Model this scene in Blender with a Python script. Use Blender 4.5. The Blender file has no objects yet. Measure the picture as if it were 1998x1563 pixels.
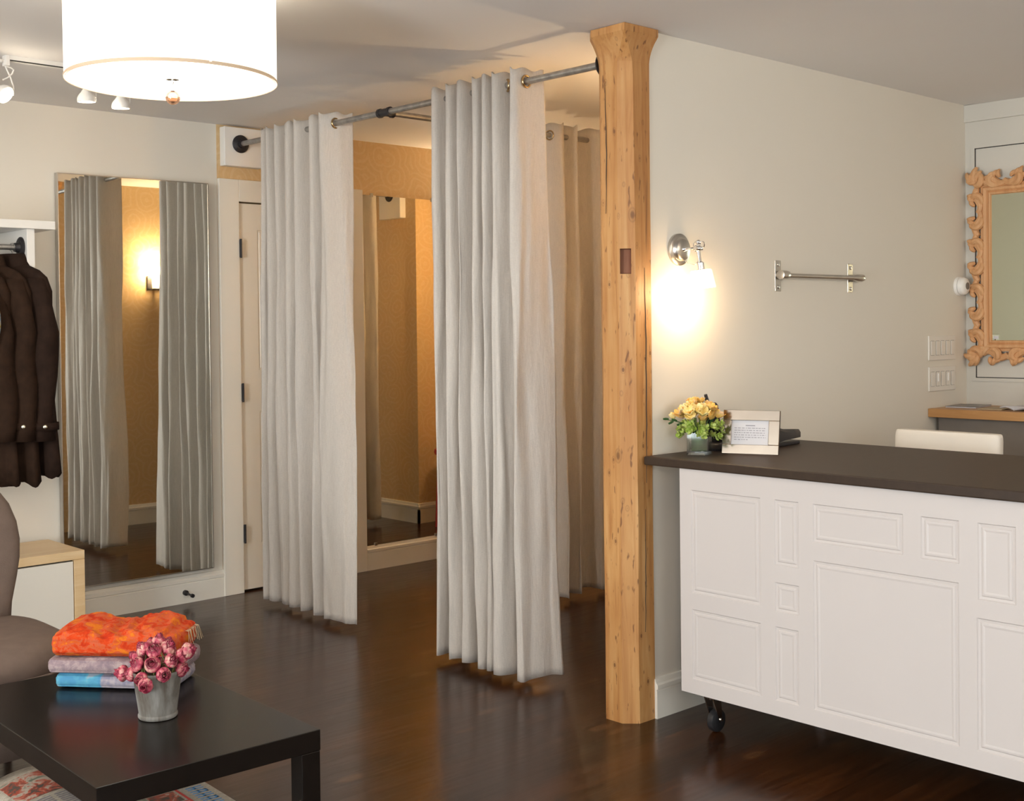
import bpy, bmesh, math, random
from mathutils import Vector, Matrix, noise
PI = math.pi
C = bpy.context.scene.collection
scn = bpy.context.scene

# ------------------------------------------------------------------ camera
F, YAW, PITCH, ROLL, CY = 2396.62, 0.822149, -0.0148091, -0.0114261, 671.844
fw = Vector((math.cos(PITCH)*math.cos(YAW), math.cos(PITCH)*math.sin(YAW), math.sin(PITCH)))
rt0 = Vector((math.sin(YAW), -math.cos(YAW), 0)); up0 = rt0.cross(fw)
rt = math.cos(ROLL)*rt0 + math.sin(ROLL)*up0
up = -math.sin(ROLL)*rt0 + math.cos(ROLL)*up0
cd = bpy.data.cameras.new('camera'); cam = bpy.data.objects.new('camera', cd); C.objects.link(cam)
cd.sensor_width = 36; cd.sensor_fit = 'HORIZONTAL'; cd.lens = F/1998*36
cd.shift_y = -(781.5-CY)/1998; cd.clip_start = 0.05
cam.matrix_world = Matrix(((rt.x, up.x, -fw.x, 0), (rt.y, up.y, -fw.y, 0), (rt.z, up.z, -fw.z, 1.40), (0, 0, 0, 1)))
scn.camera = cam

# ------------------------------------------------------------------ world, assumed daylight, exposure
w = bpy.data.worlds.new('world'); scn.world = w; w.use_nodes = True
w.node_tree.nodes['Background'].inputs[0].default_value = (0.75, 0.85, 1.0, 1)
w.node_tree.nodes['Background'].inputs[1].default_value = 0.6

def area(name, loc, target, sx, sy, power, col):
    l = bpy.data.lights.new(name, 'AREA'); l.shape = 'RECTANGLE'; l.size = sx; l.size_y = sy
    l.energy = power; l.color = col
    o = bpy.data.objects.new(name, l); C.objects.link(o); o.location = loc
    o.rotation_euler = (Vector(target)-Vector(loc)).to_track_quat('-Z', 'Z').to_euler()
    return o
def point(name, loc, power, col, r=0.03, parent=None):
    l = bpy.data.lights.new(name, 'POINT'); l.energy = power; l.color = col; l.shadow_soft_size = r
    o = bpy.data.objects.new(name, l); C.objects.link(o); o.location = loc
    if parent: o.parent = parent
    return o
# added daylight for two unseen windows (behind the camera), plus added ceiling fill
area('assumed_shopfront_light', (-2.78, 1.6, 1.35), (0, 1.6, 1.25), 5.6, 2.1, 100, (0.93, 0.96, 1.0))  # unseen shopfront is assumed; light added for the sides facing it
area('ceiling_bounce_fill', (-2.80, 1.6, 0.75), (-1.6, 1.6, 1.55), 5.4, 0.9, 105, (0.92, 0.95, 1.0))  # upward fill added to brighten the ceiling
area('added_side_window_light', (0.9, -2.38, 1.45), (0.9, 0, 1.3), 3.0, 1.8, 26, (0.95, 0.97, 1.0))  # fill added behind a side window that is out of view
scn.view_settings.view_transform = 'Standard'; scn.view_settings.look = 'None'
scn.view_settings.exposure = 1.5; scn.view_settings.gamma = 1
scn.view_settings.use_curve_mapping = False

# added warm fill lights, unseen, behind and beside the camera
for nm_, p_, w_ in (('warm_fill_street', (-0.6, -0.9, 2.05), 28), ('warm_fill_counter', (3.9, -0.3, 2.05), 13), ('warm_fill_side', (-0.7, 3.2, 2.05), 24)):
    point(nm_, p_, w_, (1.0, 0.84, 0.66), 0.22)
# ------------------------------------------------------------------ materials
class NT:
    def __init__(s, name):
        s.m = bpy.data.materials.new(name); s.m.use_nodes = True; s.t = s.m.node_tree
        s.b = s.t.nodes['Principled BSDF']; s.out = s.t.nodes['Material Output']
    def n(s, typ, **kw):
        nd = s.t.nodes.new(typ)
        for k, v in kw.items():
            if k.startswith('i_'):
                nd.inputs[k[2:].replace('_', ' ')].default_value = v
            else: setattr(nd, k, v)
        return nd
    def l(s, a, b): s.t.links.new(a, b)
    def coord(s, scale=(1, 1, 1), kind='Object', rot=(0, 0, 0)):
        tc = s.n('ShaderNodeTexCoord'); mp = s.n('ShaderNodeMapping')
        mp.inputs['Scale'].default_value = scale; mp.inputs['Rotation'].default_value = rot
        s.l(tc.outputs[kind], mp.inputs[0]); return mp.outputs[0]
    def noise(s, vec, scale=5, detail=4, rough=0.5, dist=0):
        nd = s.n('ShaderNodeTexNoise'); nd.inputs['Scale'].default_value = scale
        nd.inputs['Detail'].default_value = detail; nd.inputs['Roughness'].default_value = rough
        nd.inputs['Distortion'].default_value = dist
        s.l(vec, nd.inputs['Vector']); return nd.outputs['Fac']
    def ramp(s, fac, stops):
        r = s.n('ShaderNodeValToRGB'); cr = r.color_ramp
        while len(cr.elements) < len(stops): cr.elements.new(0.5)
        for e, (p, c) in zip(cr.elements, stops):
            e.position = p; e.color = (*c, 1) if len(c) == 3 else c
        s.l(fac, r.inputs[0]); return r.outputs[0]
    def mix(s, fac, a, b, mode='MIX'):
        m = s.n('ShaderNodeMix', data_type='RGBA', blend_type=mode)
        for sock, v in ((m.inputs[0], fac), (m.inputs[6], a), (m.inputs[7], b)):
            if isinstance(v, bpy.types.NodeSocket): s.l(v, sock)
            elif isinstance(v, (int, float)): sock.default_value = v
            else: sock.default_value = (*v, 1)
        return m.outputs[2]
    def math(s, op, a, b=0.0):
        m = s.n('ShaderNodeMath', operation=op)
        for sock, v in ((m.inputs[0], a), (m.inputs[1], b)):
            if isinstance(v, bpy.types.NodeSocket): s.l(v, sock)
            else: sock.default_value = v
        return m.outputs[0]
    def bump(s, h, strength=0.2, dist=0.01):
        b = s.n('ShaderNodeBump'); b.inputs['Strength'].default_value = strength; b.inputs['Distance'].default_value = dist
        s.l(h, b.inputs['Height']); s.l(b.outputs[0], s.b.inputs['Normal']); return b
    def set(s, col=None, rough=0.5, metal=0, **kw):
        if col is not None:
            if isinstance(col, bpy.types.NodeSocket): s.l(col, s.b.inputs['Base Color'])
            else: s.b.inputs['Base Color'].default_value = (*col, 1)
        if isinstance(rough, bpy.types.NodeSocket): s.l(rough, s.b.inputs['Roughness'])
        else: s.b.inputs['Roughness'].default_value = rough
        s.b.inputs['Metallic'].default_value = metal
        for k, v in kw.items(): s.b.inputs[k.replace('_', ' ')].default_value = v
        return s.m

def plain(name, col, rough=0.5, metal=0, var=0.06, scale=12, bump=0.0, **kw):
    t = NT(name); v = t.coord(); f = t.noise(v, scale, 4)
    lo = tuple(c*(1-var) for c in col); hi = tuple(min(1, c*(1+var)) for c in col)
    c = t.ramp(f, [(0.3, lo), (0.7, hi)])
    if bump: t.bump(t.noise(t.coord(), scale*12, 3), bump, 0.002)
    return t.set(c, rough, metal, **kw)

M = {}
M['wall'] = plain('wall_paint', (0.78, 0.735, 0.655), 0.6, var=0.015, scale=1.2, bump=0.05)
M['ceil'] = plain('ceiling_paint', (0.82, 0.80, 0.79), 0.7, var=0.02, scale=0.8, bump=0.04)
M['trim'] = plain('trim_paint', (0.80, 0.765, 0.69), 0.35, var=0.01, scale=3)
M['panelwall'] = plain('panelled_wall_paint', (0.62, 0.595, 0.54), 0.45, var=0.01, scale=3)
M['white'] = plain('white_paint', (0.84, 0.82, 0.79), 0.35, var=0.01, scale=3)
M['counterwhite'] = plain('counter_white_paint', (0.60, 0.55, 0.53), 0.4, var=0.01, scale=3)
M['plastic'] = plain('white_plastic', (0.80, 0.76, 0.70), 0.35, var=0.01)
M['dark'] = plain('dark_gap', (0.03, 0.028, 0.025), 0.6)
M['blackplastic'] = plain('black_plastic', (0.02, 0.018, 0.022), 0.35)
M['chrome'] = plain('polished_chrome', (0.80, 0.80, 0.80), 0.10, 1)
M['silver'] = plain('warm_tinted_silver', (0.44, 0.375, 0.31), 0.14, 1)  # brown of the frame's reflections is put into the metal colour
M['nickel'] = plain('brushed_nickel', (0.55, 0.52, 0.48), 0.30, 1)
M['brass'] = plain('antique_brass', (0.55, 0.40, 0.22), 0.22, 1)
M['iron'] = plain('black_iron', (0.035, 0.032, 0.035), 0.42, 0.5, var=0.2)
M['steelpipe'] = plain('galvanised_pipe', (0.40, 0.385, 0.365), 0.42, 0.85, var=0.22, scale=30)
M['counter'] = plain('dark_stone_counter', (0.040, 0.024, 0.015), 0.48, var=0.12, scale=40, bump=0.05, Specular_IOR_Level=0.33)
M['rubber'] = plain('black_rubber', (0.02, 0.02, 0.022), 0.35)
M['leather'] = plain('white_leather', (0.80, 0.75, 0.68), 0.45, var=0.01, bump=0.05)
M['redcloth'] = plain('red_upholstery', (0.42, 0.02, 0.012), 0.6)
M['darkgrey'] = plain('grey_laminate', (0.20, 0.175, 0.155), 0.55, var=0.04)
M['coat'] = plain('dark_brown_coat_cloth', (0.028, 0.014, 0.008), 0.85, var=0.2, scale=30, bump=0.3, Specular_IOR_Level=0.15)
M['coat2'] = plain('charcoal_brown_coat_cloth', (0.023, 0.012, 0.008), 0.85, var=0.2, scale=30, bump=0.3, Specular_IOR_Level=0.15)
M['lining'] = plain('black_lining', (0.012, 0.010, 0.012), 0.6)
M['button'] = plain('brass_snap', (0.85, 0.82, 0.65), 0.15, 1)

def mk_mirror(name, tint):
    t = NT(name); f = t.noise(t.coord(), 2, 1)
    c = t.ramp(f, [(0, tint), (1, tuple(x*0.99 for x in tint))])
    return t.set(c, 0.015, 1)
M['mirror'] = mk_mirror('mirror_glass', (0.86, 0.88, 0.84))
M['mirror3'] = mk_mirror('old_green_mirror_glass', (0.62, 0.65, 0.52))
M['mirror2'] = mk_mirror('dressing_mirror_glass', (0.88, 0.87, 0.78))

def mk_wallpaper():
    t = NT('swirl_wallpaper'); tc = t.n('ShaderNodeTexCoord'); sp = t.n('ShaderNodeSeparateXYZ'); t.l(tc.outputs['Object'], sp.inputs[0])
    u = t.math('ADD', sp.outputs[0], sp.outputs[1]); cb = t.n('ShaderNodeCombineXYZ')
    t.l(u, cb.inputs[0]); t.l(sp.outputs[2], cb.inputs[1])
    nz = t.n('ShaderNodeTexNoise'); nz.inputs['Scale'].default_value = 5; t.l(cb.outputs[0], nz.inputs['Vector'])
    vm = t.n('ShaderNodeVectorMath', operation='MULTIPLY_ADD'); t.l(nz.outputs['Color'], vm.inputs[0])
    vm.inputs[1].default_value = (0.10, 0.10, 0); t.l(cb.outputs[0], vm.inputs[2])
    vo = t.n('ShaderNodeTexVoronoi', voronoi_dimensions='2D', feature='F1'); vo.inputs['Scale'].default_value = 5.5
    vo.inputs['Randomness'].default_value = 0.85
    t.l(vm.outputs[0], vo.inputs['Vector'])
    s = t.math('SINE', t.math('MULTIPLY', vo.outputs['Distance'], 30.0))
    band = t.ramp(s, [(0.35, (0, 0, 0)), (0.75, (1, 1, 1))])
    c = t.mix(band, (0.67, 0.465, 0.24), (0.70, 0.51, 0.285))
    f = t.noise(cb.outputs[0], 60, 2); c = t.mix(0.10, c, t.ramp(f, [(0.3, (0.4, 0.25, 0.1)), (0.7, (0.8, 0.6, 0.35))]))
    return t.set(c, 0.55)
M['paper'] = mk_wallpaper()

def mk_floor():
    t = NT('dark_stained_boards'); tc = t.n('ShaderNodeTexCoord'); sp = t.n('ShaderNodeSeparateXYZ'); t.l(tc.outputs['Object'], sp.inputs[0])
    row = t.math('FLOOR', t.math('DIVIDE', sp.outputs[1], 0.135))
    wn = t.n('ShaderNodeTexWhiteNoise', noise_dimensions='1D'); t.l(row, wn.inputs['W'])
    off = t.math('MULTIPLY', wn.outputs['Value'], 7.0)
    cb = t.n('ShaderNodeCombineXYZ'); t.l(t.math('ADD', sp.outputs[0], off), cb.inputs[0]); t.l(sp.outputs[1], cb.inputs[1]); t.l(off, cb.inputs[2])
    mp = t.n('ShaderNodeMapping'); mp.inputs['Scale'].default_value = (1.3, 16, 1); t.l(cb.outputs[0], mp.inputs[0])
    g = t.noise(mp.outputs[0], 2.2, 6, 0.6, 0.6)
    c = t.ramp(g, [(0.25, (0.019, 0.0058, 0.0015)), (0.55, (0.044, 0.0145, 0.0035)), (0.8, (0.078, 0.028, 0.007))])
    # board tone
    tone = t.ramp(wn.outputs['Value'], [(0, (0.72, 0.72, 0.72)), (1, (1.25, 1.2, 1.15))]); c = t.mix(1.0, c, tone, 'MULTIPLY')
    # knots: scattered lighter rings
    mk = t.n('ShaderNodeMapping'); mk.inputs['Scale'].default_value = (0.8, 1.9, 1); t.l(cb.outputs[0], mk.inputs[0])
    vo = t.n('ShaderNodeTexVoronoi', feature='F1', voronoi_dimensions='2D'); vo.inputs['Scale'].default_value = 3.1; t.l(mk.outputs[0], vo.inputs['Vector'])
    kn = t.ramp(vo.outputs['Distance'], [(0.0, (0.35, 0.35, 0.35)), (0.04, (0.5, 0.5, 0.5)), (0.08, (0.8, 0.8, 0.8)), (0.16, (0, 0, 0))])
    c = t.mix(t.math('MULTIPLY', t.math('MULTIPLY', kn, 0.5), t.ramp(t.noise(cb.outputs[0], 1.7, 2), [(0.42, (0.1, 0.1, 0.1)), (0.62, (1, 1, 1))])), c, (0.20, 0.085, 0.028))
    # seams
    fr = t.math('FRACT', t.math('DIVIDE', sp.outputs[1], 0.135)); seam = t.ramp(fr, [(0, (0, 0, 0)), (0.02, (1, 1, 1)), (0.98, (1, 1, 1)), (1, (0, 0, 0))])
    c = t.mix(1.0, c, t.mix(seam, (0.45, 0.45, 0.45), (1, 1, 1)), 'MULTIPLY')
    r = t.ramp(t.noise(mp.outputs[0], 3, 4), [(0.3, (0.17, 0.17, 0.17)), (0.7, (0.27, 0.27, 0.27))])
    t.bump(g, 0.10, 0.004)
    return t.set(c, r, 0, Specular_IOR_Level=0.42)
M['floor'] = mk_floor()

def mk_pine(name, base, dark, light, knots=True, axis='Z', cracks=True, rough=0.5):
    t = NT(name)
    sc = {'Z': (14, 14, 0.9), 'X': (0.9, 14, 14), 'Y': (14, 0.9, 14)}[axis]
    v = t.coord(sc); g = t.noise(v, 2.2, 6, 0.6, 0.8)
    c = t.ramp(g, [(0.25, dark), (0.5, base), (0.75, light)])
    blot = t.noise(t.coord(), 3.0, 3); c = t.mix(t.ramp(blot, [(0.45, (0, 0, 0)), (0.75, (0.5, 0.5, 0.5))]), c, dark)
    if knots:
        v2 = t.coord({'Z': (1, 1, 0.55), 'X': (0.55, 1, 1), 'Y': (1, 0.55, 1)}[axis])
        vo = t.n('ShaderNodeTexVoronoi', feature='F1'); vo.inputs['Scale'].default_value = 9; t.l(v2, vo.inputs['Vector'])
        k = t.ramp(vo.outputs['Distance'], [(0.0, (1, 1, 1)), (0.05, (0.9, 0.9, 0.9)), (0.09, (0.15, 0.15, 0.15)), (0.12, (0.4, 0.4, 0.4)), (0.15, (0, 0, 0))])
        c = t.mix(t.math('MULTIPLY', k, 0.75), c, (0.10, 0.035, 0.012))
    if cracks:
        v3 = t.coord((26, 26, 1.1)); n3 = t.noise(v3, 1.6, 3, 0.6, 0.3)
        k = t.ramp(n3, [(0.27, (1, 1, 1)), (0.31, (0, 0, 0))]); c = t.mix(t.math('MULTIPLY', k, 0.6), c, (0.12, 0.06, 0.03))
        v5 = t.n('ShaderNodeTexVoronoi', feature='F1'); v5.inputs['Scale'].default_value = 17; t.l(t.coord((1, 1, 0.6)), v5.inputs['Vector'])
        k5 = t.ramp(v5.outputs['Distance'], [(0.0, (1, 1, 1)), (0.07, (0.8, 0.8, 0.8)), (0.10, (0, 0, 0)), (0.13, (0.35, 0.35, 0.35)), (0.17, (0, 0, 0))])
        c = t.mix(t.math('MULTIPLY', k5, 0.85), c, (0.13, 0.045, 0.016))
        v4 = t.coord((60, 60, 14)); n4 = t.noise(v4, 1.3, 2, 0.5); k4 = t.ramp(n4, [(0.64, (0, 0, 0)), (0.71, (1, 1, 1))])
        c = t.mix(t.math('MULTIPLY', k4, 0.8), c, (0.16, 0.06, 0.02))
        t.bump(g, 0.35, 0.006)
    return t.set(c, rough)
M['pine'] = mk_pine('old_pine_post', (0.54, 0.275, 0.095), (0.36, 0.14, 0.036), (0.63, 0.37, 0.155))
M['maple'] = mk_pine('pale_maple', (0.76, 0.56, 0.32), (0.68, 0.46, 0.23), (0.82, 0.64, 0.41), False, 'X', False, 0.4)
M['desk'] = mk_pine('oiled_maple_desk', (0.52, 0.27, 0.10), (0.42, 0.20, 0.065), (0.60, 0.34, 0.14), False, 'Y', False, 0.4)
M['carved'] = mk_pine('carved_raw_wood', (0.66, 0.36, 0.17), (0.54, 0.27, 0.115), (0.74, 0.46, 0.25), False, 'Z', False, 0.6)
M['notch'] = mk_pine('cut_notch_wood', (0.26, 0.10, 0.05), (0.14, 0.045, 0.02), (0.40, 0.19, 0.11), False, 'Z', False, 0.7)
M['blackwood'] = mk_pine('black_brown_laminate', (0.007, 0.005, 0.004), (0.005, 0.0035, 0.003), (0.010, 0.007, 0.0055), False, 'Y', False, 0.24)
M['blackwood'].node_tree.nodes['Principled BSDF'].inputs['Specular IOR Level'].default_value = 0.30

def mk_linen(name, col, trans=0.3):
    t = NT(name); v = t.coord()
    wx = t.noise(t.coord((120, 120, 900)), 1.0, 2); wy = t.noise(t.coord((700, 700, 25)), 1.0, 2)
    wv = t.math('MULTIPLY', t.math('ADD', wx, wy), 0.5)
    c = t.ramp(wv, [(0.35, tuple(x*0.88 for x in col)), (0.65, tuple(min(1, x*1.06) for x in col))])
    cr = t.noise(t.coord((32, 32, 5)), 1.0, 5, 0.65, 0.8)
    mx = t.math('ADD', t.math('MULTIPLY', wv, 0.25), cr); t.bump(mx, 0.45, 0.007)
    t.set(c, 0.85, 0, Specular_IOR_Level=0.15)
    tr = t.n('ShaderNodeBsdfTranslucent'); t.l(c, tr.inputs[0])
    ms = t.n('ShaderNodeMixShader'); ms.inputs[0].default_value = trans
    t.l(t.b.outputs[0], ms.inputs[1]); t.l(tr.outputs[0], ms.inputs[2]); t.l(ms.outputs[0], t.out.inputs[0])
    return t.m
M['linen'] = mk_linen('natural_linen', (0.72, 0.67, 0.62), 0.22)
M['grey_fabric'] = plain('taupe_grey_upholstery', (0.135, 0.095, 0.076), 0.8, var=0.08, scale=25, bump=0.3)

def mk_emit(name, col, strength, base=(0.9, 0.9, 0.85)):
    t = NT(name); t.set(base, 0.6); t.b.inputs['Emission Color'].default_value = (*col, 1); t.b.inputs['Emission Strength'].default_value = strength
    f = t.noise(t.coord(), 3, 1); t.l(t.ramp(f, [(0, base), (1, tuple(x*0.98 for x in base))]), t.b.inputs['Base Color'])
    return t.m
M['shade'] = mk_emit('lit_drum_shade', (1.0, 0.90, 0.72), 0.50)
M['diffuser'] = mk_emit('lit_diffuser', (1.0, 0.93, 0.80), 2.6)
M['bulb'] = mk_emit('lit_bulb', (1.0, 0.80, 0.50), 9)
M['spotbulb'] = mk_emit('lit_spot_bulb', (1.0, 0.88, 0.68), 3)
M['shadetrim'] = mk_emit('shade_trim', (1.0, 0.74, 0.50), 0.06, (0.50, 0.38, 0.27))
M['shadeseam'] = mk_emit('shade_seam', (1.0, 0.86, 0.62), 0.20)

def mk_glass(name, col=(1, 1, 1), mixf=0.12, emis=0):
    t = NT(name); tb = t.n('ShaderNodeBsdfTransparent'); tb.inputs[0].default_value = (*col, 1)
    gl = t.n('ShaderNodeBsdfGlossy'); gl.inputs['Roughness'].default_value = 0.03
    fr = t.n('ShaderNodeFresnel'); fr.inputs[0].default_value = 1.5
    a = t.math('ADD', t.math('MULTIPLY', fr.outputs[0], 0.8), mixf)
    ms = t.n('ShaderNodeMixShader'); t.l(a, ms.inputs[0]); t.l(tb.outputs[0], ms.inputs[1]); t.l(gl.outputs[0], ms.inputs[2]); t.l(ms.outputs[0], t.out.inputs[0])
    return t.m
M['glass'] = mk_glass('clear_glass', (0.95, 0.97, 0.95), 0.03)
M['finialglass'] = mk_glass('amber_tinted_crystal', (0.62, 0.46, 0.36), 0.06)
def mk_frost():
    t = NT('frosted_lamp_glass'); t.set((0.95, 0.85, 0.72), 0.4)
    tl = t.n('ShaderNodeBsdfTranslucent'); tl.inputs[0].default_value = (1, 0.86, 0.68, 1)
    tp = t.n('ShaderNodeBsdfTransparent'); ms = t.n('ShaderNodeMixShader'); ms.inputs[0].default_value = 0.62
    t.l(tl.outputs[0], ms.inputs[1]); t.l(tp.outputs[0], ms.inputs[2])
    m2 = t.n('ShaderNodeMixShader'); m2.inputs[0].default_value = 0.12; t.l(ms.outputs[0], m2.inputs[1]); t.l(t.b.outputs[0], m2.inputs[2]); t.l(m2.outputs[0], t.out.inputs[0])
    return t.m
M['frost'] = mk_frost()

def mk_cloth2(name, cols, scale=14, detail=5, rough=0.8, bumps=0.4, stretch=(1, 1, 1)):
    t = NT(name); f = t.noise(t.coord(stretch), scale, detail, 0.65, 0.6)
    c = t.ramp(f, cols); t.bump(t.noise(t.coord(stretch), scale*5, 4), bumps, 0.003); return t.set(c, rough, Specular_IOR_Level=0.2)
M['orange'] = mk_cloth2('orange_paisley_scarf_cloth', [(0.38, (0.42, 0.025, 0.003)), (0.46, (0.52, 0.048, 0.004)), (0.51, (0.46, 0.095, 0.04)), (0.56, (0.52, 0.075, 0.010)), (0.62, (0.58, 0.15, 0.008))], 26, stretch=(1, 1, 1.4))
M['lilac'] = mk_cloth2('lilac_woven_scarf_cloth', [(0.35, (0.21, 0.155, 0.18)), (0.5, (0.27, 0.20, 0.215)), (0.65, (0.36, 0.28, 0.27))], 60)
def mk_blue():
    t = NT('blue_patterned_scarf_cloth'); tc = t.n('ShaderNodeTexCoord'); sp = t.n('ShaderNodeSeparateXYZ'); t.l(tc.outputs['Object'], sp.inputs[0])
    f = t.noise(t.coord(), 70, 4)
    blue = t.ramp(t.noise(t.coord(), 24, 4), [(0.4, (0.05, 0.22, 0.38)), (0.52, (0.08, 0.31, 0.43)), (0.62, (0.26, 0.31, 0.37))])
    lav = t.ramp(f, [(0.4, (0.20, 0.19, 0.26)), (0.6, (0.33, 0.29, 0.32))])
    k = t.ramp(t.math('ADD', t.math('MULTIPLY', sp.outputs[0], 4.0), 0.5), [(0.36, (0, 0, 0)), (0.38, (1, 1, 1))])
    return t.set(t.mix(k, blue, lav), 0.8)
M['blue'] = mk_blue()
def mk_rose():
    t = NT('dried_rose_petals'); g = t.n('ShaderNodeNewGeometry')
    f = t.noise(t.coord(), 55, 3, 0.6); c = t.ramp(f, [(0.36, (0.26, 0.012, 0.045)), (0.47, (0.42, 0.06, 0.10)), (0.58, (0.50, 0.22, 0.20)), (0.74, (0.62, 0.45, 0.33))])
    return t.set(c, 0.6)
M['rose'] = mk_rose()
M['roserim'] = plain('dark_rose_rim', (0.20, 0.012, 0.035), 0.6, var=0.4, scale=60)
M['sepal'] = plain('dried_green_sepal', (0.22, 0.24, 0.08), 0.7, var=0.3, scale=40)
M['zinc'] = mk_cloth2('aged_zinc', [(0.35, (0.085, 0.065, 0.05)), (0.5, (0.155, 0.145, 0.13)), (0.62, (0.23, 0.22, 0.205))], 16, 4, 0.45, 0.05, (1, 1, 0.35))
M['petal'] = mk_cloth2('peach_yellow_petals', [(0.35, (0.85, 0.42, 0.10)), (0.5, (0.86, 0.60, 0.17)), (0.65, (0.86, 0.55, 0.30))], 40, 2, 0.6, 0.1)
M['petal2'] = mk_cloth2('pale_yellow_petals', [(0.4, (0.86, 0.66, 0.22)), (0.6, (0.90, 0.78, 0.42))], 40, 2, 0.6, 0.1)
M['green'] = mk_cloth2('lime_green_bells', [(0.4, (0.26, 0.38, 0.05)), (0.6, (0.44, 0.52, 0.16))], 50, 2, 0.6, 0.1)
M['darkgreen'] = mk_cloth2('dark_green_leaf', [(0.4, (0.025, 0.07, 0.02)), (0.6, (0.06, 0.12, 0.04))], 30, 2, 0.5, 0.1)
def mk_paper(name, a, b, sc=60):
    t = NT(name); f = t.noise(t.coord((1, 6, 1)), sc, 3); return t.set(t.ramp(f, [(0.45, a), (0.55, b)]), 0.6)
M['paperw'] = plain('white_card', (0.58, 0.57, 0.60), 0.6, var=0.01)
M['news'] = mk_paper('newsprint', (0.28, 0.25, 0.20), (0.42, 0.38, 0.32), 90)
M['ink'] = plain('grey_ink', (0.18, 0.17, 0.20), 0.6)
M['redink'] = plain('red_ink', (0.45, 0.03, 0.025), 0.6)
M['blueink'] = plain('blue_ink', (0.05, 0.22, 0.48), 0.6)
M['picink'] = mk_cloth2('printed_photograph', [(0.38, (0.08, 0.07, 0.06)), (0.48, (0.38, 0.07, 0.04)), (0.56, (0.42, 0.36, 0.30)), (0.66, (0.14, 0.16, 0.12))], 22, 3, 0.5, 0.0)
M['magcover'] = mk_cloth2('glossy_dark_cover', [(0.4, (0.10, 0.085, 0.085)), (0.6, (0.22, 0.19, 0.18))], 12, 2, 0.3, 0.0)
M['tan'] = plain('tan_paper', (0.42, 0.32, 0.20), 0.6)
M['shirt'] = mk_cloth2('pale_blue_printed_cloth', [(0.42, (0.30, 0.40, 0.50)), (0.5, (0.62, 0.66, 0.66)), (0.6, (0.45, 0.36, 0.10))], 40, 3, 0.7, 0.1)

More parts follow.
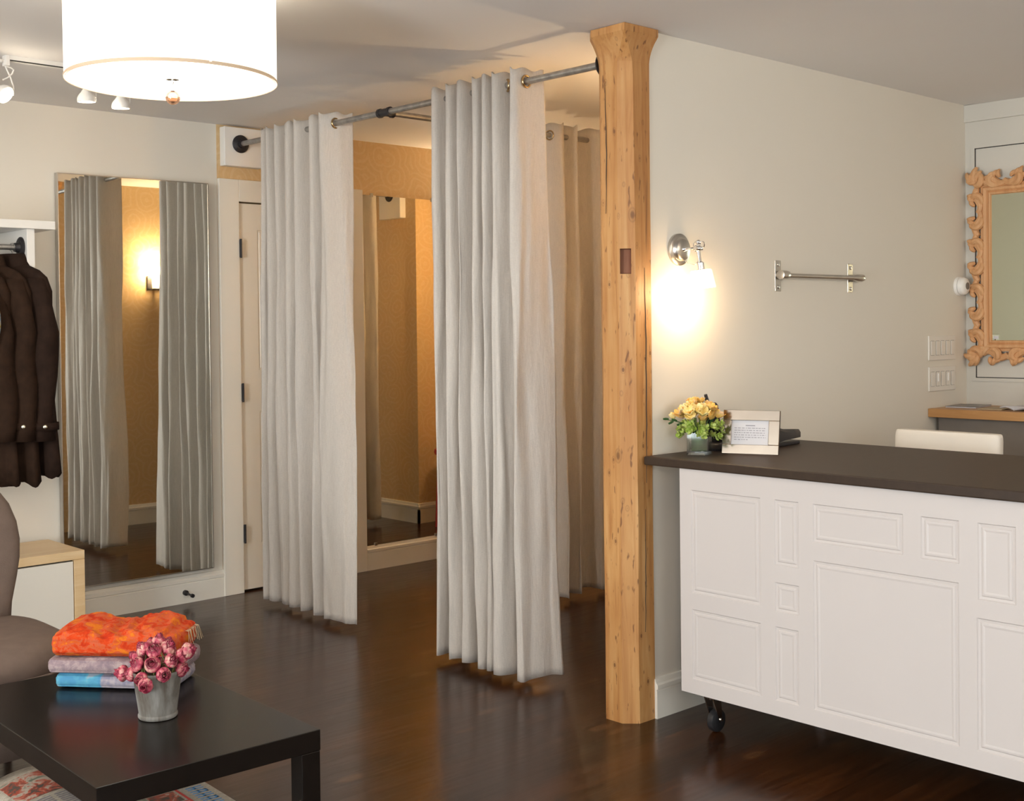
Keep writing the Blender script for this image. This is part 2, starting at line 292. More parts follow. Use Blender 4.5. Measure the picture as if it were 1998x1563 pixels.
# ------------------------------------------------------------------ mesh builder
class MB:
    def __init__(s): s.v = []; s.f = []; s.mi = []
    def add(s, vs, fs, mi=0):
        b = len(s.v); s.v += [tuple(v) for v in vs]; s.f += [tuple(b+i for i in f) for f in fs]; s.mi += [mi]*len(fs); return s
    def box(s, x0, x1, y0, y1, z0, z1, mi=0, mat=None):
        vs = [Vector((x, y, z)) for z in (z0, z1) for y in (y0, y1) for x in (x0, x1)]
        if mat: vs = [mat @ v for v in vs]
        return s.add(vs, [(0, 2, 3, 1), (4, 5, 7, 6), (0, 1, 5, 4), (2, 6, 7, 3), (0, 4, 6, 2), (1, 3, 7, 5)], mi)
    def loft(s, rings, caps=True, closed=True, mi=0):
        n = len(rings[0]); vs = [v for r in rings for v in r]; fs = []
        for i in range(len(rings)-1):
            for j in range(n if closed else n-1):
                k = (j+1) % n; fs.append((i*n+j, i*n+k, (i+1)*n+k, (i+1)*n+j))
        if caps and closed: fs.append(tuple(reversed(range(n)))); fs.append(tuple((len(rings)-1)*n+j for j in range(n)))
        return s.add(vs, fs, mi)
    def tube(s, pts, r, n=12, mi=0, caps=True):
        pts = [Vector(p) for p in pts]; rs = r if isinstance(r, (list, tuple)) else [r]*len(pts)
        rings = []; up_ = None
        for i, p in enumerate(pts):
            d = (pts[min(i+1, len(pts)-1)]-pts[max(i-1, 0)]).normalized()
            if up_ is None: up_ = Vector((0, 0, 1)) if abs(d.z) < 0.9 else Vector((1, 0, 0))
            a = d.cross(up_).normalized(); b = a.cross(d).normalized(); up_ = b
            rings.append([p+(a*math.cos(2*PI*j/n)+b*math.sin(2*PI*j/n))*rs[i] for j in range(n)])
        return s.loft(rings, caps, True, mi)
    def lathe(s, prof, n=24, mat=None, mi=0, caps=True):
        mat = mat or Matrix(); rings = [[mat @ Vector((r*math.cos(2*PI*j/n), r*math.sin(2*PI*j/n), z)) for j in range(n)] for r, z in prof]
        return s.loft(rings, caps, True, mi)
    def ball(s, c, r, n=12, mi=0, mat=None):
        r = Vector((r, r, r)) if isinstance(r, (int, float)) else Vector(r); c = Vector(c); rings = []
        for i in range(1, n//2):
            th = PI*i/(n//2); rings.append([Vector((r.x*math.sin(th)*math.cos(2*PI*j/n), r.y*math.sin(th)*math.sin(2*PI*j/n), -r.z*math.cos(th))) for j in range(n)])
        rings = [[(mat @ v if mat else v)+c for v in rg] for rg in rings]
        return s.loft(rings, True, True, mi)
    def rimgrid(s, fn, nu, nv):
        b0 = len(s.f); s.grid(fn, nu, nv)
        for i in range(nu-1):
            for j in range(nv-1):
                if i >= nu-2 or (j in (0, nv-2) and i > 1): s.mi[b0+i*(nv-1)+j] = 1
        return s
    def grid(s, fn, nu, nv, mi=0):
        vs = [fn(i/(nu-1), j/(nv-1)) for i in range(nu) for j in range(nv)]
        return s.add(vs, [(i*nv+j, (i+1)*nv+j, (i+1)*nv+j+1, i*nv+j+1) for i in range(nu-1) for j in range(nv-1)], mi)
    def build(s, name, mats, parent=None, smooth=False, bevel=0, loc=None, rot=None, solid=0, subsurf=0, angle=None, merge=False):
        me = bpy.data.meshes.new(name); me.from_pydata(s.v, [], s.f); me.update()
        mats = mats if isinstance(mats, (list, tuple)) else [mats]
        for m in mats: me.materials.append(M[m] if isinstance(m, str) else m)
        for p, i in zip(me.polygons, s.mi): p.material_index = i; p.use_smooth = bool(smooth)
        bm = bmesh.new(); bm.from_mesh(me)
        if merge: bmesh.ops.remove_doubles(bm, verts=bm.verts, dist=1e-5)
        bmesh.ops.recalc_face_normals(bm, faces=bm.faces)
        bm.to_mesh(me); bm.free()
        if smooth and angle != 0:
            me.set_sharp_from_angle(angle=math.radians(angle or 40))
        o = bpy.data.objects.new(name, me); C.objects.link(o)
        if parent: o.parent = parent
        if loc: o.location = loc
        if rot: o.rotation_euler = rot
        if solid: m = o.modifiers.new('s', 'SOLIDIFY'); m.thickness = solid; m.offset = 0
        if bevel: m = o.modifiers.new('b', 'BEVEL'); m.width = bevel; m.segments = 2; m.limit_method = 'ANGLE'; m.angle_limit = math.radians(40)
        if subsurf: m = o.modifiers.new('ss', 'SUBSURF'); m.levels = subsurf; m.render_levels = subsurf
        return o

def thing(name, label, cat, loc=(0, 0, 0), rotz=0, group=None):
    o = bpy.data.objects.new(name, None); C.objects.link(o); o.location = loc; o.rotation_euler = (0, 0, rotz)
    o.empty_display_size = 0.05
    o['label'] = label; o['category'] = cat
    if group: o['group'] = group
    return o
def tag(o, label, cat, group=None, kind=None):
    o['label'] = label; o['category'] = cat
    if group: o['group'] = group
    if kind: o['kind'] = kind
    return o
def struct(o): o['kind'] = 'structure'; return o
def copy_tree(o, parent=None):
    c = o.copy(); C.objects.link(c)
    if parent: c.parent = parent
    for ch in o.children: copy_tree(ch, c)
    return c
AX = lambda d: Vector((0, 0, 1)).rotation_difference(Vector(d)).to_matrix().to_4x4()   # +Z to direction d

# ------------------------------------------------------------------ dimensions
yB, yA, yAb = 5.756, 2.852, 2.985
xC, xE, yJ = 5.645, 5.462, 4.625
X0, Y0 = -2.6, -2.2
zc = lambda y: 2.402+0.01218*y          # the old ceiling falls a little towards the street

# ------------------------------------------------------------------ room shell
struct(MB().box(X0-0.1, 7.0, Y0-0.1, yB+0.1, -0.05, 0).build('floor', 'floor'))
b = MB(); xs, ys = (X0-0.15, 7.05), (Y0-0.15, yB+0.15)
b.loft([[Vector((xs[0], ys[0], zc(ys[0])+t)), Vector((xs[1], ys[0], zc(ys[0])+t)), Vector((xs[1], ys[1], zc(ys[1])+t)), Vector((xs[0], ys[1], zc(ys[1])+t))] for t in (0, 0.1)])
struct(b.build('ceiling', 'ceil'))
# far wall: white to the left, papered from the door on; door opening left free in front of an added block
zt = 2.475
b = MB()
b.box(X0, 3.255, yB, yB+0.1, 0, zt, 0)
b.box(3.377, 4.075, yB+0.06, yB+0.1, 0, 2.075, 0)  # unseen block added behind the door to stop light leaking under it
b.box(3.255, 3.377, yB, yB+0.1, 0, zt, 1).box(3.377, 4.075, yB, yB+0.1, 2.075, zt, 1).box(4.075, 7.0, yB, yB+0.1, 0, zt, 1)
struct(b.build('wall_far', ['wall', 'paper']))
# wall behind the counter, plastered in front and papered on the dressing-room side
b = MB(); b.box(3.325, 6.0, yA, yAb-0.02, 0, 2.44, 0); b.box(3.345, 6.0, yAb-0.02, yAb, 0, 2.44, 1)
struct(b.build('wall_counter', ['wall', 'paper']))
# right wall of the counter bay
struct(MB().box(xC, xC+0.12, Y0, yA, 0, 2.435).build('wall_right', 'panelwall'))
# end wall of the dressing rooms with its jog
b = MB(); b.box(xE, 7.0, yAb, yJ, 0, 2.46, 0); b.box(6.9, 7.0, yJ, yB, 0, 2.47, 0)
struct(b.build('wall_dressing_room', 'paper'))
# street side walls with assumed and added windows (behind the camera)
b = MB(); wy0, wy1, wz0, wz1 = -1.2, 4.4, 0.35, 2.3
b.box(X0-0.12, X0, Y0, wy0, 0, 2.45).box(X0-0.12, X0, wy1, yB+0.1, 0, 2.47).box(X0-0.12, X0, wy0, wy1, 0, wz0).box(X0-0.12, X0, wy0, wy1, wz1, 2.45)
struct(b.build('wall_left', 'wall'))
b = MB(); b.box(X0, -0.6, Y0-0.12, Y0, 0, 2.38).box(2.4, 6.0, Y0-0.12, Y0, 0, 2.38).box(-0.6, 2.4, Y0-0.12, Y0, 0, 0.6).box(-0.6, 2.4, Y0-0.12, Y0, 2.3, 2.38)
struct(b.build('wall_near', 'wall'))
b = MB()
for y in (wy0, -0.1+0.9, 1.95, 3.1, wy1-0.05): b.box(X0-0.09, X0-0.03, y, y+0.05, wz0, wz1)
b.box(X0-0.09, X0-0.03, wy0, wy1, wz0, wz0+0.06).box(X0-0.09, X0-0.03, wy0, wy1, wz1-0.06, wz1)
w1 = struct(b.build('assumed_window_1', 'white')); MB().box(X0-0.065, X0-0.055, wy0, wy1, wz0, wz1).build('pane', 'glass', w1)  # assumed shopfront window, never in view
b = MB()
for x in (-0.6, 0.88, 2.35): b.box(x, x+0.05, Y0-0.09, Y0-0.03, 0.6, 2.3)
b.box(-0.6, 2.4, Y0-0.09, Y0-0.03, 0.6, 0.66).box(-0.6, 2.4, Y0-0.09, Y0-0.03, 2.24, 2.3)
w2 = struct(b.build('added_window_2', 'white')); MB().box(-0.6, 2.4, Y0-0.065, Y0-0.055, 0.6, 2.3).build('pane', 'glass', w2)  # side window added for the fill light, never in view

def baseboard(name, p0, p1, nrm, mat='trim'):
    p0, p1, nrm = Vector(p0), Vector(p1), Vector(nrm)
    prof = [(0, 0), (0.016, 0), (0.016, 0.098), (0.013, 0.103), (0.019, 0.106), (0.019, 0.120), (0.013, 0.126), (0.008, 0.140), (0, 0.142)]
    b = MB(); b.loft([[p+nrm*d+Vector((0, 0, z)) for d, z in prof] for p in (p0, p1)])
    return struct(b.build(name, mat))
baseboard('baseboard_far', (X0, yB, 0), (3.255, yB, 0), (0, -1, 0))
baseboard('baseboard_dressing', (4.18, yB, 0), (6.9, yB, 0), (0, -1, 0))
baseboard('baseboard_counter', (3.318, yA, 0), (xC, yA, 0), (0, -1, 0))
baseboard('baseboard_back', (3.40, yAb, 0), (xE, yAb, 0), (0, 1, 0))
baseboard('baseboard_end', (xE, yAb, 0), (xE, yJ+0.016, 0), (-1, 0, 0))
baseboard('baseboard_jog', (xE-0.016, yJ, 0), (6.9, yJ, 0), (0, 1, 0))
baseboard('baseboard_right', (xC, yA, 0), (xC, Y0, 0), (-1, 0, 0))
# door with its casing
struct(MB().box(3.255, 3.372, yB-0.022, yB, 0, 2.19).build('trim_1', 'trim', bevel=0.003))
struct(MB().box(3.372, 4.075, yB-0.022, yB, 2.075, 2.19).build('trim_2', 'trim', bevel=0.003))
struct(MB().box(4.075, 4.175, yB-0.022, yB, 0, 2.19).build('trim_3', 'trim', bevel=0.003))
d = struct(bpy.data.objects.new('door_1', None)); C.objects.link(d); d.location = (3.377, yB, 0)
dw, dh = 0.694, 2.068
def panelled(b, rects, x0, x1, z0, z1, yf, flip=1):
    xs_ = sorted({x0, x1, *[r[0] for r in rects], *[r[1] for r in rects]}); zs_ = sorted({z0, z1, *[r[2] for r in rects], *[r[3] for r in rects]})
    for i in range(len(xs_)-1):
        for j in range(len(zs_)-1):
            cx, cz = (xs_[i]+xs_[i+1])/2, (zs_[j]+zs_[j+1])/2
            if any(r[0] < cx < r[1] and r[2] < cz < r[3] for r in rects): continue
            b.add([(xs_[i], yf, zs_[j]), (xs_[i+1], yf, zs_[j]), (xs_[i+1], yf, zs_[j+1]), (xs_[i], yf, zs_[j+1])], [(0, 1, 2, 3)])
    for r in rects:
        prev = None
        rings = []
        for ins, dep in ((0, 0), (0.003, 0.0035), (0.010, 0.0042), (0.013, 0.0015), (0.018, 0.0010), (0.024, 0.0022)):
            y = yf+dep*flip; rings.append([(r[0]+ins, y, r[2]+ins), (r[1]-ins, y, r[2]+ins), (r[1]-ins, y, r[3]-ins), (r[0]+ins, y, r[3]-ins)])
        b.loft(rings, caps=False); b.add(rings[-1], [(0, 1, 2, 3)])
b = MB(); R = [(0.115, 0.31, 1.18, 1.93), (0.385, 0.58, 1.18, 1.93), (0.115, 0.31, 0.25, 0.96), (0.385, 0.58, 0.25, 0.96)]
panelled(b, R, 0, dw, 0.012, dh, 0.0)
b.box(0, dw, 0.008, 0.035, 0.012, dh)
b.build('door_panel', 'trim', d)
for z in (0.315, 1.064, 1.827):
    h = MB(); h.box(-0.006, 0.004, -0.026, 0.010, z-0.045, z+0.045).tube([(-0.001, -0.028, z-0.05), (-0.001, -0.028, z+0.05)], 0.0065, 8).build('hinge', 'iron', d)
k = MB(); k.lathe([(0.026, 0), (0.026, 0.006), (0.010, 0.010), (0.010, 0.035), (0.024, 0.045), (0.027, 0.055), (0.020, 0.066), (0.004, 0.069)], 20, Matrix.Translation((dw-0.06, 0, 0.95)) @ AX((0, -1, 0)))
k.build('knob', 'iron', d, smooth=True)

# trim on the right wall: header board and recessed panel moulding
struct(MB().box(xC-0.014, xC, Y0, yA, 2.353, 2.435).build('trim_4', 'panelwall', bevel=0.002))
py0, py1, pz0, pz1 = 1.55, 2.803, 1.127, 2.225
b = MB(); t_ = 0.016
for a in ((py0-t_, py1+t_, pz1, pz1+t_), (py0-t_, py1+t_, pz0-t_, pz0), (py1, py1+t_, pz0, pz1), (py0-t_, py0, pz0, pz1)): b.box(xC-0.006, xC, *a)
for a in ((py0, py1, pz1-0.004, pz1), (py0, py1, pz0, pz0+0.004), (py1-0.004, py1, pz0, pz1), (py0, py0+0.004, pz0, pz1)): b.box(xC-0.0015, xC, *a, 1)
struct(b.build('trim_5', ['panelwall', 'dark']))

# ------------------------------------------------------------------ old timber post
def octa(cx0, cx1, cy0, cy1, c, z, nt=0):
    return None
def build_post():
    z0s = []
    x0, x1, y0, y1 = 3.196, 3.362, 2.848, 3.010
    X0c, X1c, Y0c, Y1c = 3.160, 3.380, 2.818, 3.020
    levels = [(0, 0), (0.3, 0), (0.7, 0), (1.15, 0), (1.578, 0), (1.580, 1), (1.664, 1), (1.666, 0), (1.9, 0), (2.15, 0), (2.25, 0)]
    rings = []
    def ring(z, f, nt):
        a0 = x0+(X0c-x0)*f; a1 = x1+(X1c-x1)*f; b0 = y0+(Y0c-y0)*f; b1 = y1+(Y1c-y1)*f
        c = 0.042*(1-f**0.6)+0.0005 if f > 0 else 0.042
        c2 = 0.042
        # chamfer at (-X,-Y) carries the notch: extra vertices
        p = [Vector((a0, b1-c2, z)), Vector((a0, (b0+b1)/2, z)), Vector((a0, b0+c, z))]
        q0, q1 = Vector((a0, b0+c, z)), Vector((a0+c*0.98, b0, z))
        inn = Vector((1, 1, 0)).normalized()*(0.022*nt)
        p += [q0.lerp(q1, 0.08), q0.lerp(q1, 0.09)+inn, q0.lerp(q1, 0.74)+inn, q0.lerp(q1, 0.75)]
        p += [q1, Vector(((a0+a1)/2, b0, z)), Vector((a1-c2, b0, z)), Vector((a1, b0+c2, z)), Vector((a1, b1-c2, z)), Vector((a1-c2, b1, z)), Vector((a0+c2, b1, z))]
        for v in p:
            w_ = 0.0028*noise.noise(Vector((v.x*9, v.y*9, z*2.3))); v.x += w_; v.y -= w_
        return p
    for z, nt in levels: rings.append(ring(z, 0, nt))
    ztop = zc(2.9)-0.002
    for k in range(1, 9):
        f = k/8; z = 2.305+(ztop-0.024-2.305)*f; rings.append(ring(z, f**2.0, 0))
    rings.append(ring(ztop, 1, 0))
    b = MB(); b.loft(rings)
    n = len(rings[0])
    for i, f in enumerate(b.f):
        lev = i//n; j = i % n
        if lev in (4, 5, 6) and j in (3, 4, 5) and i < n*(len(rings)-1): b.mi[i] = 1
    o = b.build('timber_post', ['pine', 'notch'])
    m = o.modifiers.new('b', 'BEVEL'); m.width = 0.003; m.segments = 2; m.limit_method = 'ANGLE'; m.angle_limit = math.radians(30)
    tag(o, 'old pine post with chamfered corners and flared top, standing beside the counter', 'post')
    # drying splits
    for pts in ([(x0-0.0006, 2.945, 2.25), (x0-0.0006, 2.940, 2.0), (x0-0.0006, 2.946, 1.75)],
                [(3.222, 2.8665, 2.22), (3.224, 2.8655, 2.05), (3.229, 2.860, 1.86), (3.233, 2.8575, 1.67), (3.233, 2.857, 1.5)],
                [(3.285, y0-0.0005, 1.60), (3.290, y0-0.0005, 1.35), (3.289, y0-0.0005, 1.05), (3.285, y0-0.0005, 0.8)],
                [(3.278, y0-0.0005, 0.75), (3.276, y0-0.0005, 0.5), (3.272, y0-0.0005, 0.28)]):
        rr = [0.0006]+[0.0017]*(len(pts)-2)+[0.0006]; fine = []; fr = []
        for i in range(len(pts)-1):
            a, c_ = Vector(pts[i]), Vector(pts[i+1])
            for k in range(6):
                q = a.lerp(c_, k/6); q.x += 0.0012*math.sin(k*2.1+i); fine.append(q); fr.append(rr[i]+(rr[i+1]-rr[i])*k/6)
        MB().tube(fine, fr, 6).build('crack', 'dark', o)
build_post()

# ------------------------------------------------------------------ curtain rail of iron pipe
P1 = Vector((3.262, 3.008, 2.336)); P2 = Vector((3.366, 5.70, 2.372))
dR = (P2-P1); LR = dR.length; uR = dR.normalized(); T = P1+uR*1.372
rail = thing('curtain_rail', 'grey pipe curtain rail from timber post to white wall block, with a side branch', 'rail', tuple(P1))
lp = lambda p: Vector(p)-P1
MB().tube([lp(P1), lp(P1+uR*1.34)], 0.0135, 20).build('pipe', 'steelpipe', rail, smooth=True)
MB().tube([lp(P1+uR*1.40), lp(P2)], 0.0135, 20).build('pipe', 'steelpipe', rail, smooth=True)
Dend = Vector((xE-0.05, T.y+0.01, T.z)); dD = (Dend-T).normalized()
MB().tube([lp(T+dD*0.03), lp(Dend)], 0.0135, 20).build('pipe', 'steelpipe', rail, smooth=True)
b = MB(); b.tube([lp(T-uR*0.045), lp(T-uR*0.044), lp(T-uR*0.030), lp(T-uR*0.029), lp(T+uR*0.029), lp(T+uR*0.030), lp(T+uR*0.044), lp(T+uR*0.045)], [0.016, 0.0205, 0.0205, 0.0175, 0.0175, 0.0205, 0.0205, 0.016], 20)
b.tube([lp(T), lp(T+dD*0.030), lp(T+dD*0.031), lp(T+dD*0.046)], [0.017, 0.017, 0.0205, 0.0205], 20).build('tee_fitting', 'iron', rail, smooth=True)
def flange(p, d_, parent, name='flange'):
    b = MB(); b.lathe([(0.047, 0), (0.047, 0.005), (0.043, 0.008), (0.024, 0.012), (0.020, 0.026), (0.0195, 0.030), (0.014, 0.030)], 28, Matrix.Translation(p) @ AX(d_))
    mm = Matrix.Translation(p) @ AX(d_)
    for k in range(4):
        a = PI/4+k*PI/2; b.lathe([(0.005, 0.004), (0.005, 0.010), (0.002, 0.011)], 8, mm @ Matrix.Translation((0.034*math.cos(a), 0.034*math.sin(a), 0)))
    return b.build(name, 'iron', parent, smooth=True)
flange(lp(P1+Vector((0.01, 0.003, 0))), uR, rail); flange(lp(P2), -uR, rail); flange(lp(Dend), -dD, rail)
o = MB().box(-0.114, 0.114, -0.052, 0, -0.103, 0.101).build('mounting_block', 'white', bevel=0.004, loc=(3.388, yB, 2.358))
tag(o, 'square white wooden block on gold wallpaper above the door holding the pipe flange', 'block')
o = MB().box(-0.052, 0, -0.125, 0.125, -0.16, 0.115).build('mounting_block', 'white', bevel=0.004, loc=(xE, Dend.y, 2.345))
tag(o, 'white block ending the rail branch on gold wallpaper, seen in the dressing room mirror', 'block')

# ------------------------------------------------------------------ linen curtains
def curtain(name, label, origin, u, knots, ztop, zbot, splay=1.0, seed=1, group='linen curtains on pipe rail', grom=()):
    """knots: (s along the rail, offset across it); u rail direction, offset is measured along n = u rotated -90 deg (x side)"""
    u = Vector((u.x, u.y, 0)).normalized(); n = Vector((u.y, -u.x, 0))
    root = thing(name, label, 'curtain', (origin.x, origin.y, 0), 0, group)
    # Catmull-Rom resampling of the pleat plan
    K = [Vector((k_[0], k_[1], k_[2] if len(k_) > 2 else 0, k_[3] if len(k_) > 3 else 0)) for k_ in knots]; K = [K[0]*2-K[1]]+K+[K[-1]*2-K[-2]]; pts = []
    SUB = 9
    for i in range(1, len(K)-2):
        for k in range(SUB):
            t = k/SUB; a, b_, c_, d_ = K[i-1:i+3]
            pts.append(0.5*((2*b_)+(c_-a)*t+(2*a-5*b_+4*c_-d_)*t*t+(3*b_-3*c_+d_-a)*t**3))
    pts.append(K[-2]); N = len(pts); sm = sum(p.x for p in pts)/N
    rnd = random.Random(seed); NV = 70
    seamz = rnd.random()*20
    def fn(i, j):
        tt = j/(NV-1); z = ztop+(zbot-ztop)*tt; p = pts[i]; q = i/N*len(knots)
        relax = min(1, tt*3.0)
        # folds wander sideways and soften or deepen on the way down
        a = noise.noise(Vector((q*0.55, z*0.9, seed*3.1)))*0.022*relax + noise.noise(Vector((q*1.3, z*2.6, seed*7.7)))*0.006*relax
        o_ = noise.noise(Vector((q*0.8+9, z*1.1, seed*5.3)))*0.022*relax + noise.noise(Vector((q*1.9, z*4.2, seed*2.2)))*0.006*relax
        s_ = sm+(p.x-sm)*(1+(splay-1)*tt)+a+p.z*tt
        of = p.y*(1+0.10*tt)+o_+p.w*tt
        zz = z
        if j == 0: zz += 0.006*math.sin(i*0.35+seed)
        if j == NV-1: zz += 0.010*noise.noise(Vector((q*0.5, seed, 0)))
        v = u*s_+n*of; return Vector((v.x, v.y, zz))
    b = MB(); vs = [fn(i, j) for i in range(N) for j in range(NV)]
    b.add(vs, [(i*NV+j, (i+1)*NV+j, (i+1)*NV+j+1, i*NV+j+1) for i in range(N-1) for j in range(NV-1)])
    b.build('cloth', 'linen', root, smooth=True, angle=180, solid=0.003)
    for s_, zz, ang in grom:
        c_ = u*s_; c_ = Vector((c_.x, c_.y, zz)); dr = Matrix.Rotation(ang, 3, 'Z') @ u
        g = MB(); ring = []
        mm = Matrix.Translation(c_) @ AX(dr)
        R_, r_ = 0.0225, 0.0042
        rings = [[mm @ Vector(((R_+r_*math.cos(2*PI*k/8))*math.cos(2*PI*j/24), (R_+r_*math.cos(2*PI*k/8))*math.sin(2*PI*j/24), r_*1.4*math.sin(2*PI*k/8))) for k in range(8)] for j in range(25)]
        g.loft(rings, caps=False); g.build('grommet', 'brass', root, smooth=True, angle=180)
    return root
zr = lambda s: P1.z+uR.z*s
# near curtain: last panel turned inwards next to the post
k2 = [(0.418, 0.085, -0.03, 0.03), (0.424, 0.045, -0.02, 0.015), (0.430, 0.0), (0.433, -0.045), (0.452, -0.056), (0.470, -0.02), (0.500, 0.045), (0.528, 0.045), (0.536, 0.0), (0.547, -0.050), (0.565, -0.054), (0.580, -0.01), (0.592, 0.035),
      (0.603, 0.0), (0.613, -0.050), (0.630, -0.050), (0.640, 0.0), (0.650, 0.03), (0.660, -0.01), (0.668, -0.050), (0.688, -0.054), (0.705, 0.0), (0.725, 0.045), (0.748, 0.03), (0.763, -0.050), (0.785, -0.054), (0.800, 0.0), (0.814, 0.04), (0.826, 0.0),
      (0.837, -0.050), (0.858, -0.055), (0.880, 0.0), (0.905, 0.045), (0.925, 0.0), (0.940, -0.048), (0.958, -0.052), (0.966, -0.02), (0.962, 0.04), (0.955, 0.105)]
curtain('linen_curtain', 'off-white linen curtain hanging beside the timber post, nearest of the three', P1, uR, k2, 2.390, 0.033, 1.03, 1,
        grom=[(0.424, zr(0.424), 0.15)]+[(s, zr(s), 1.1) for s in (0.476, 0.534, 0.583, 0.702)])
k1 = [(1.750, 0.080, -0.10, -0.095), (1.762, 0.04, -0.09, -0.07), (1.778, 0.0, -0.07, -0.04), (1.812, -0.048, -0.01, 0), (1.838, -0.052), (1.852, -0.01), (1.872, 0.04), (1.888, 0.0), (1.903, -0.048), (1.925, -0.052), (1.950, 0.0), (1.985, 0.045), (2.020, 0.02), (2.045, -0.045), (2.068, -0.050), (2.085, 0.0), (2.100, 0.03),
      (2.112, -0.01), (2.122, -0.048), (2.148, -0.052), (2.175, 0.0), (2.200, 0.04), (2.220, 0.0), (2.231, -0.045), (2.255, -0.05), (2.280, 0.0), (2.300, 0.03), (2.321, -0.045), (2.340, -0.045), (2.360, 0.01), (2.375, -0.03), (2.390, -0.048), (2.405, -0.03)]
curtain('linen_curtain', 'off-white linen curtain in front of the panelled door, farthest left of the three', P1, uR, k1, 2.408, 0.03, 1.05, 2,
        grom=[(1.775, zr(1.775), 0.15)]+[(s, zr(s), 1.1) for s in (1.950, 2.083, 2.280)])
# inner curtain on the branch between the two dressing rooms: it waves wider
uD = Vector((dD.x, dD.y, 0)).normalized(); D0 = Vector((T.x, T.y, 0))
k3 = [(1.022, -0.055), (1.030, -0.01), (1.048, 0.05), (1.075, 0.055), (1.110, 0.0), (1.140, -0.02), (1.165, 0.03), (1.185, 0.045), (1.200, 0.0), (1.222, -0.05), (1.265, -0.055), (1.300, -0.01), (1.325, 0.05), (1.355, 0.055)]
for q_ in range(5): k3 += [(1.40+q_*0.12, 0.0), (1.425+q_*0.12, -0.055), (1.46+q_*0.12, -0.05), (1.485+q_*0.12, 0.04), (1.50+q_*0.12, 0.05)]
curtain('linen_curtain', 'inner cream linen curtain on the rail branch, between near curtain and timber post', D0, uD, k3, 2.41, 0.035, 1.0, 4,
        grom=[(1.031, T.z, 0.3), (1.202, T.z, 0.2), (1.400, T.z, 0.8)])

# ------------------------------------------------------------------ mirrors
mm_rot = -0.031
root = thing('wall_mirror', 'tall frameless mirror with thin metal edge on white wall left of the door, reflecting curtains', 'mirror', (2.39, 5.735, 0.169), mm_rot)
mw, mh = 0.779, 1.982
MB().box(0, mw, 0, 0.012, 0, mh).build('backing', 'nickel', root)
b = MB(); e = 0.004
b.box(0, e, -0.022, 0, 0, mh).box(mw-e, mw, -0.022, 0, 0, mh).box(e, mw-e, -0.022, 0, 0, e).box(e, mw-e, -0.022, 0, mh-e, mh).build('edge_frame', 'nickel', root)
MB().box(e, mw-e, -0.019, -0.004, e, mh-e).build('mirror_glass', 'mirror', root)
root = thing('wall_mirror', 'tall unframed mirror on gold wallpaper inside the dressing room, between the two long curtains', 'mirror', (4.176, yB, 0.142))
MB().box(0, 0.80, -0.007, -0.001, 0, 2.022).build('mirror_glass', 'mirror2', root)
for x in (0.07, 0.52):
    MB().box(x-0.009, x+0.009, -0.013, -0.007, 2.012, 2.034).build('mirror_clip', 'nickel', root, bevel=0.001)
    MB().box(x-0.009, x+0.009, -0.013, -0.007, -0.004, 0.012).build('mirror_clip', 'nickel', root, bevel=0.001)

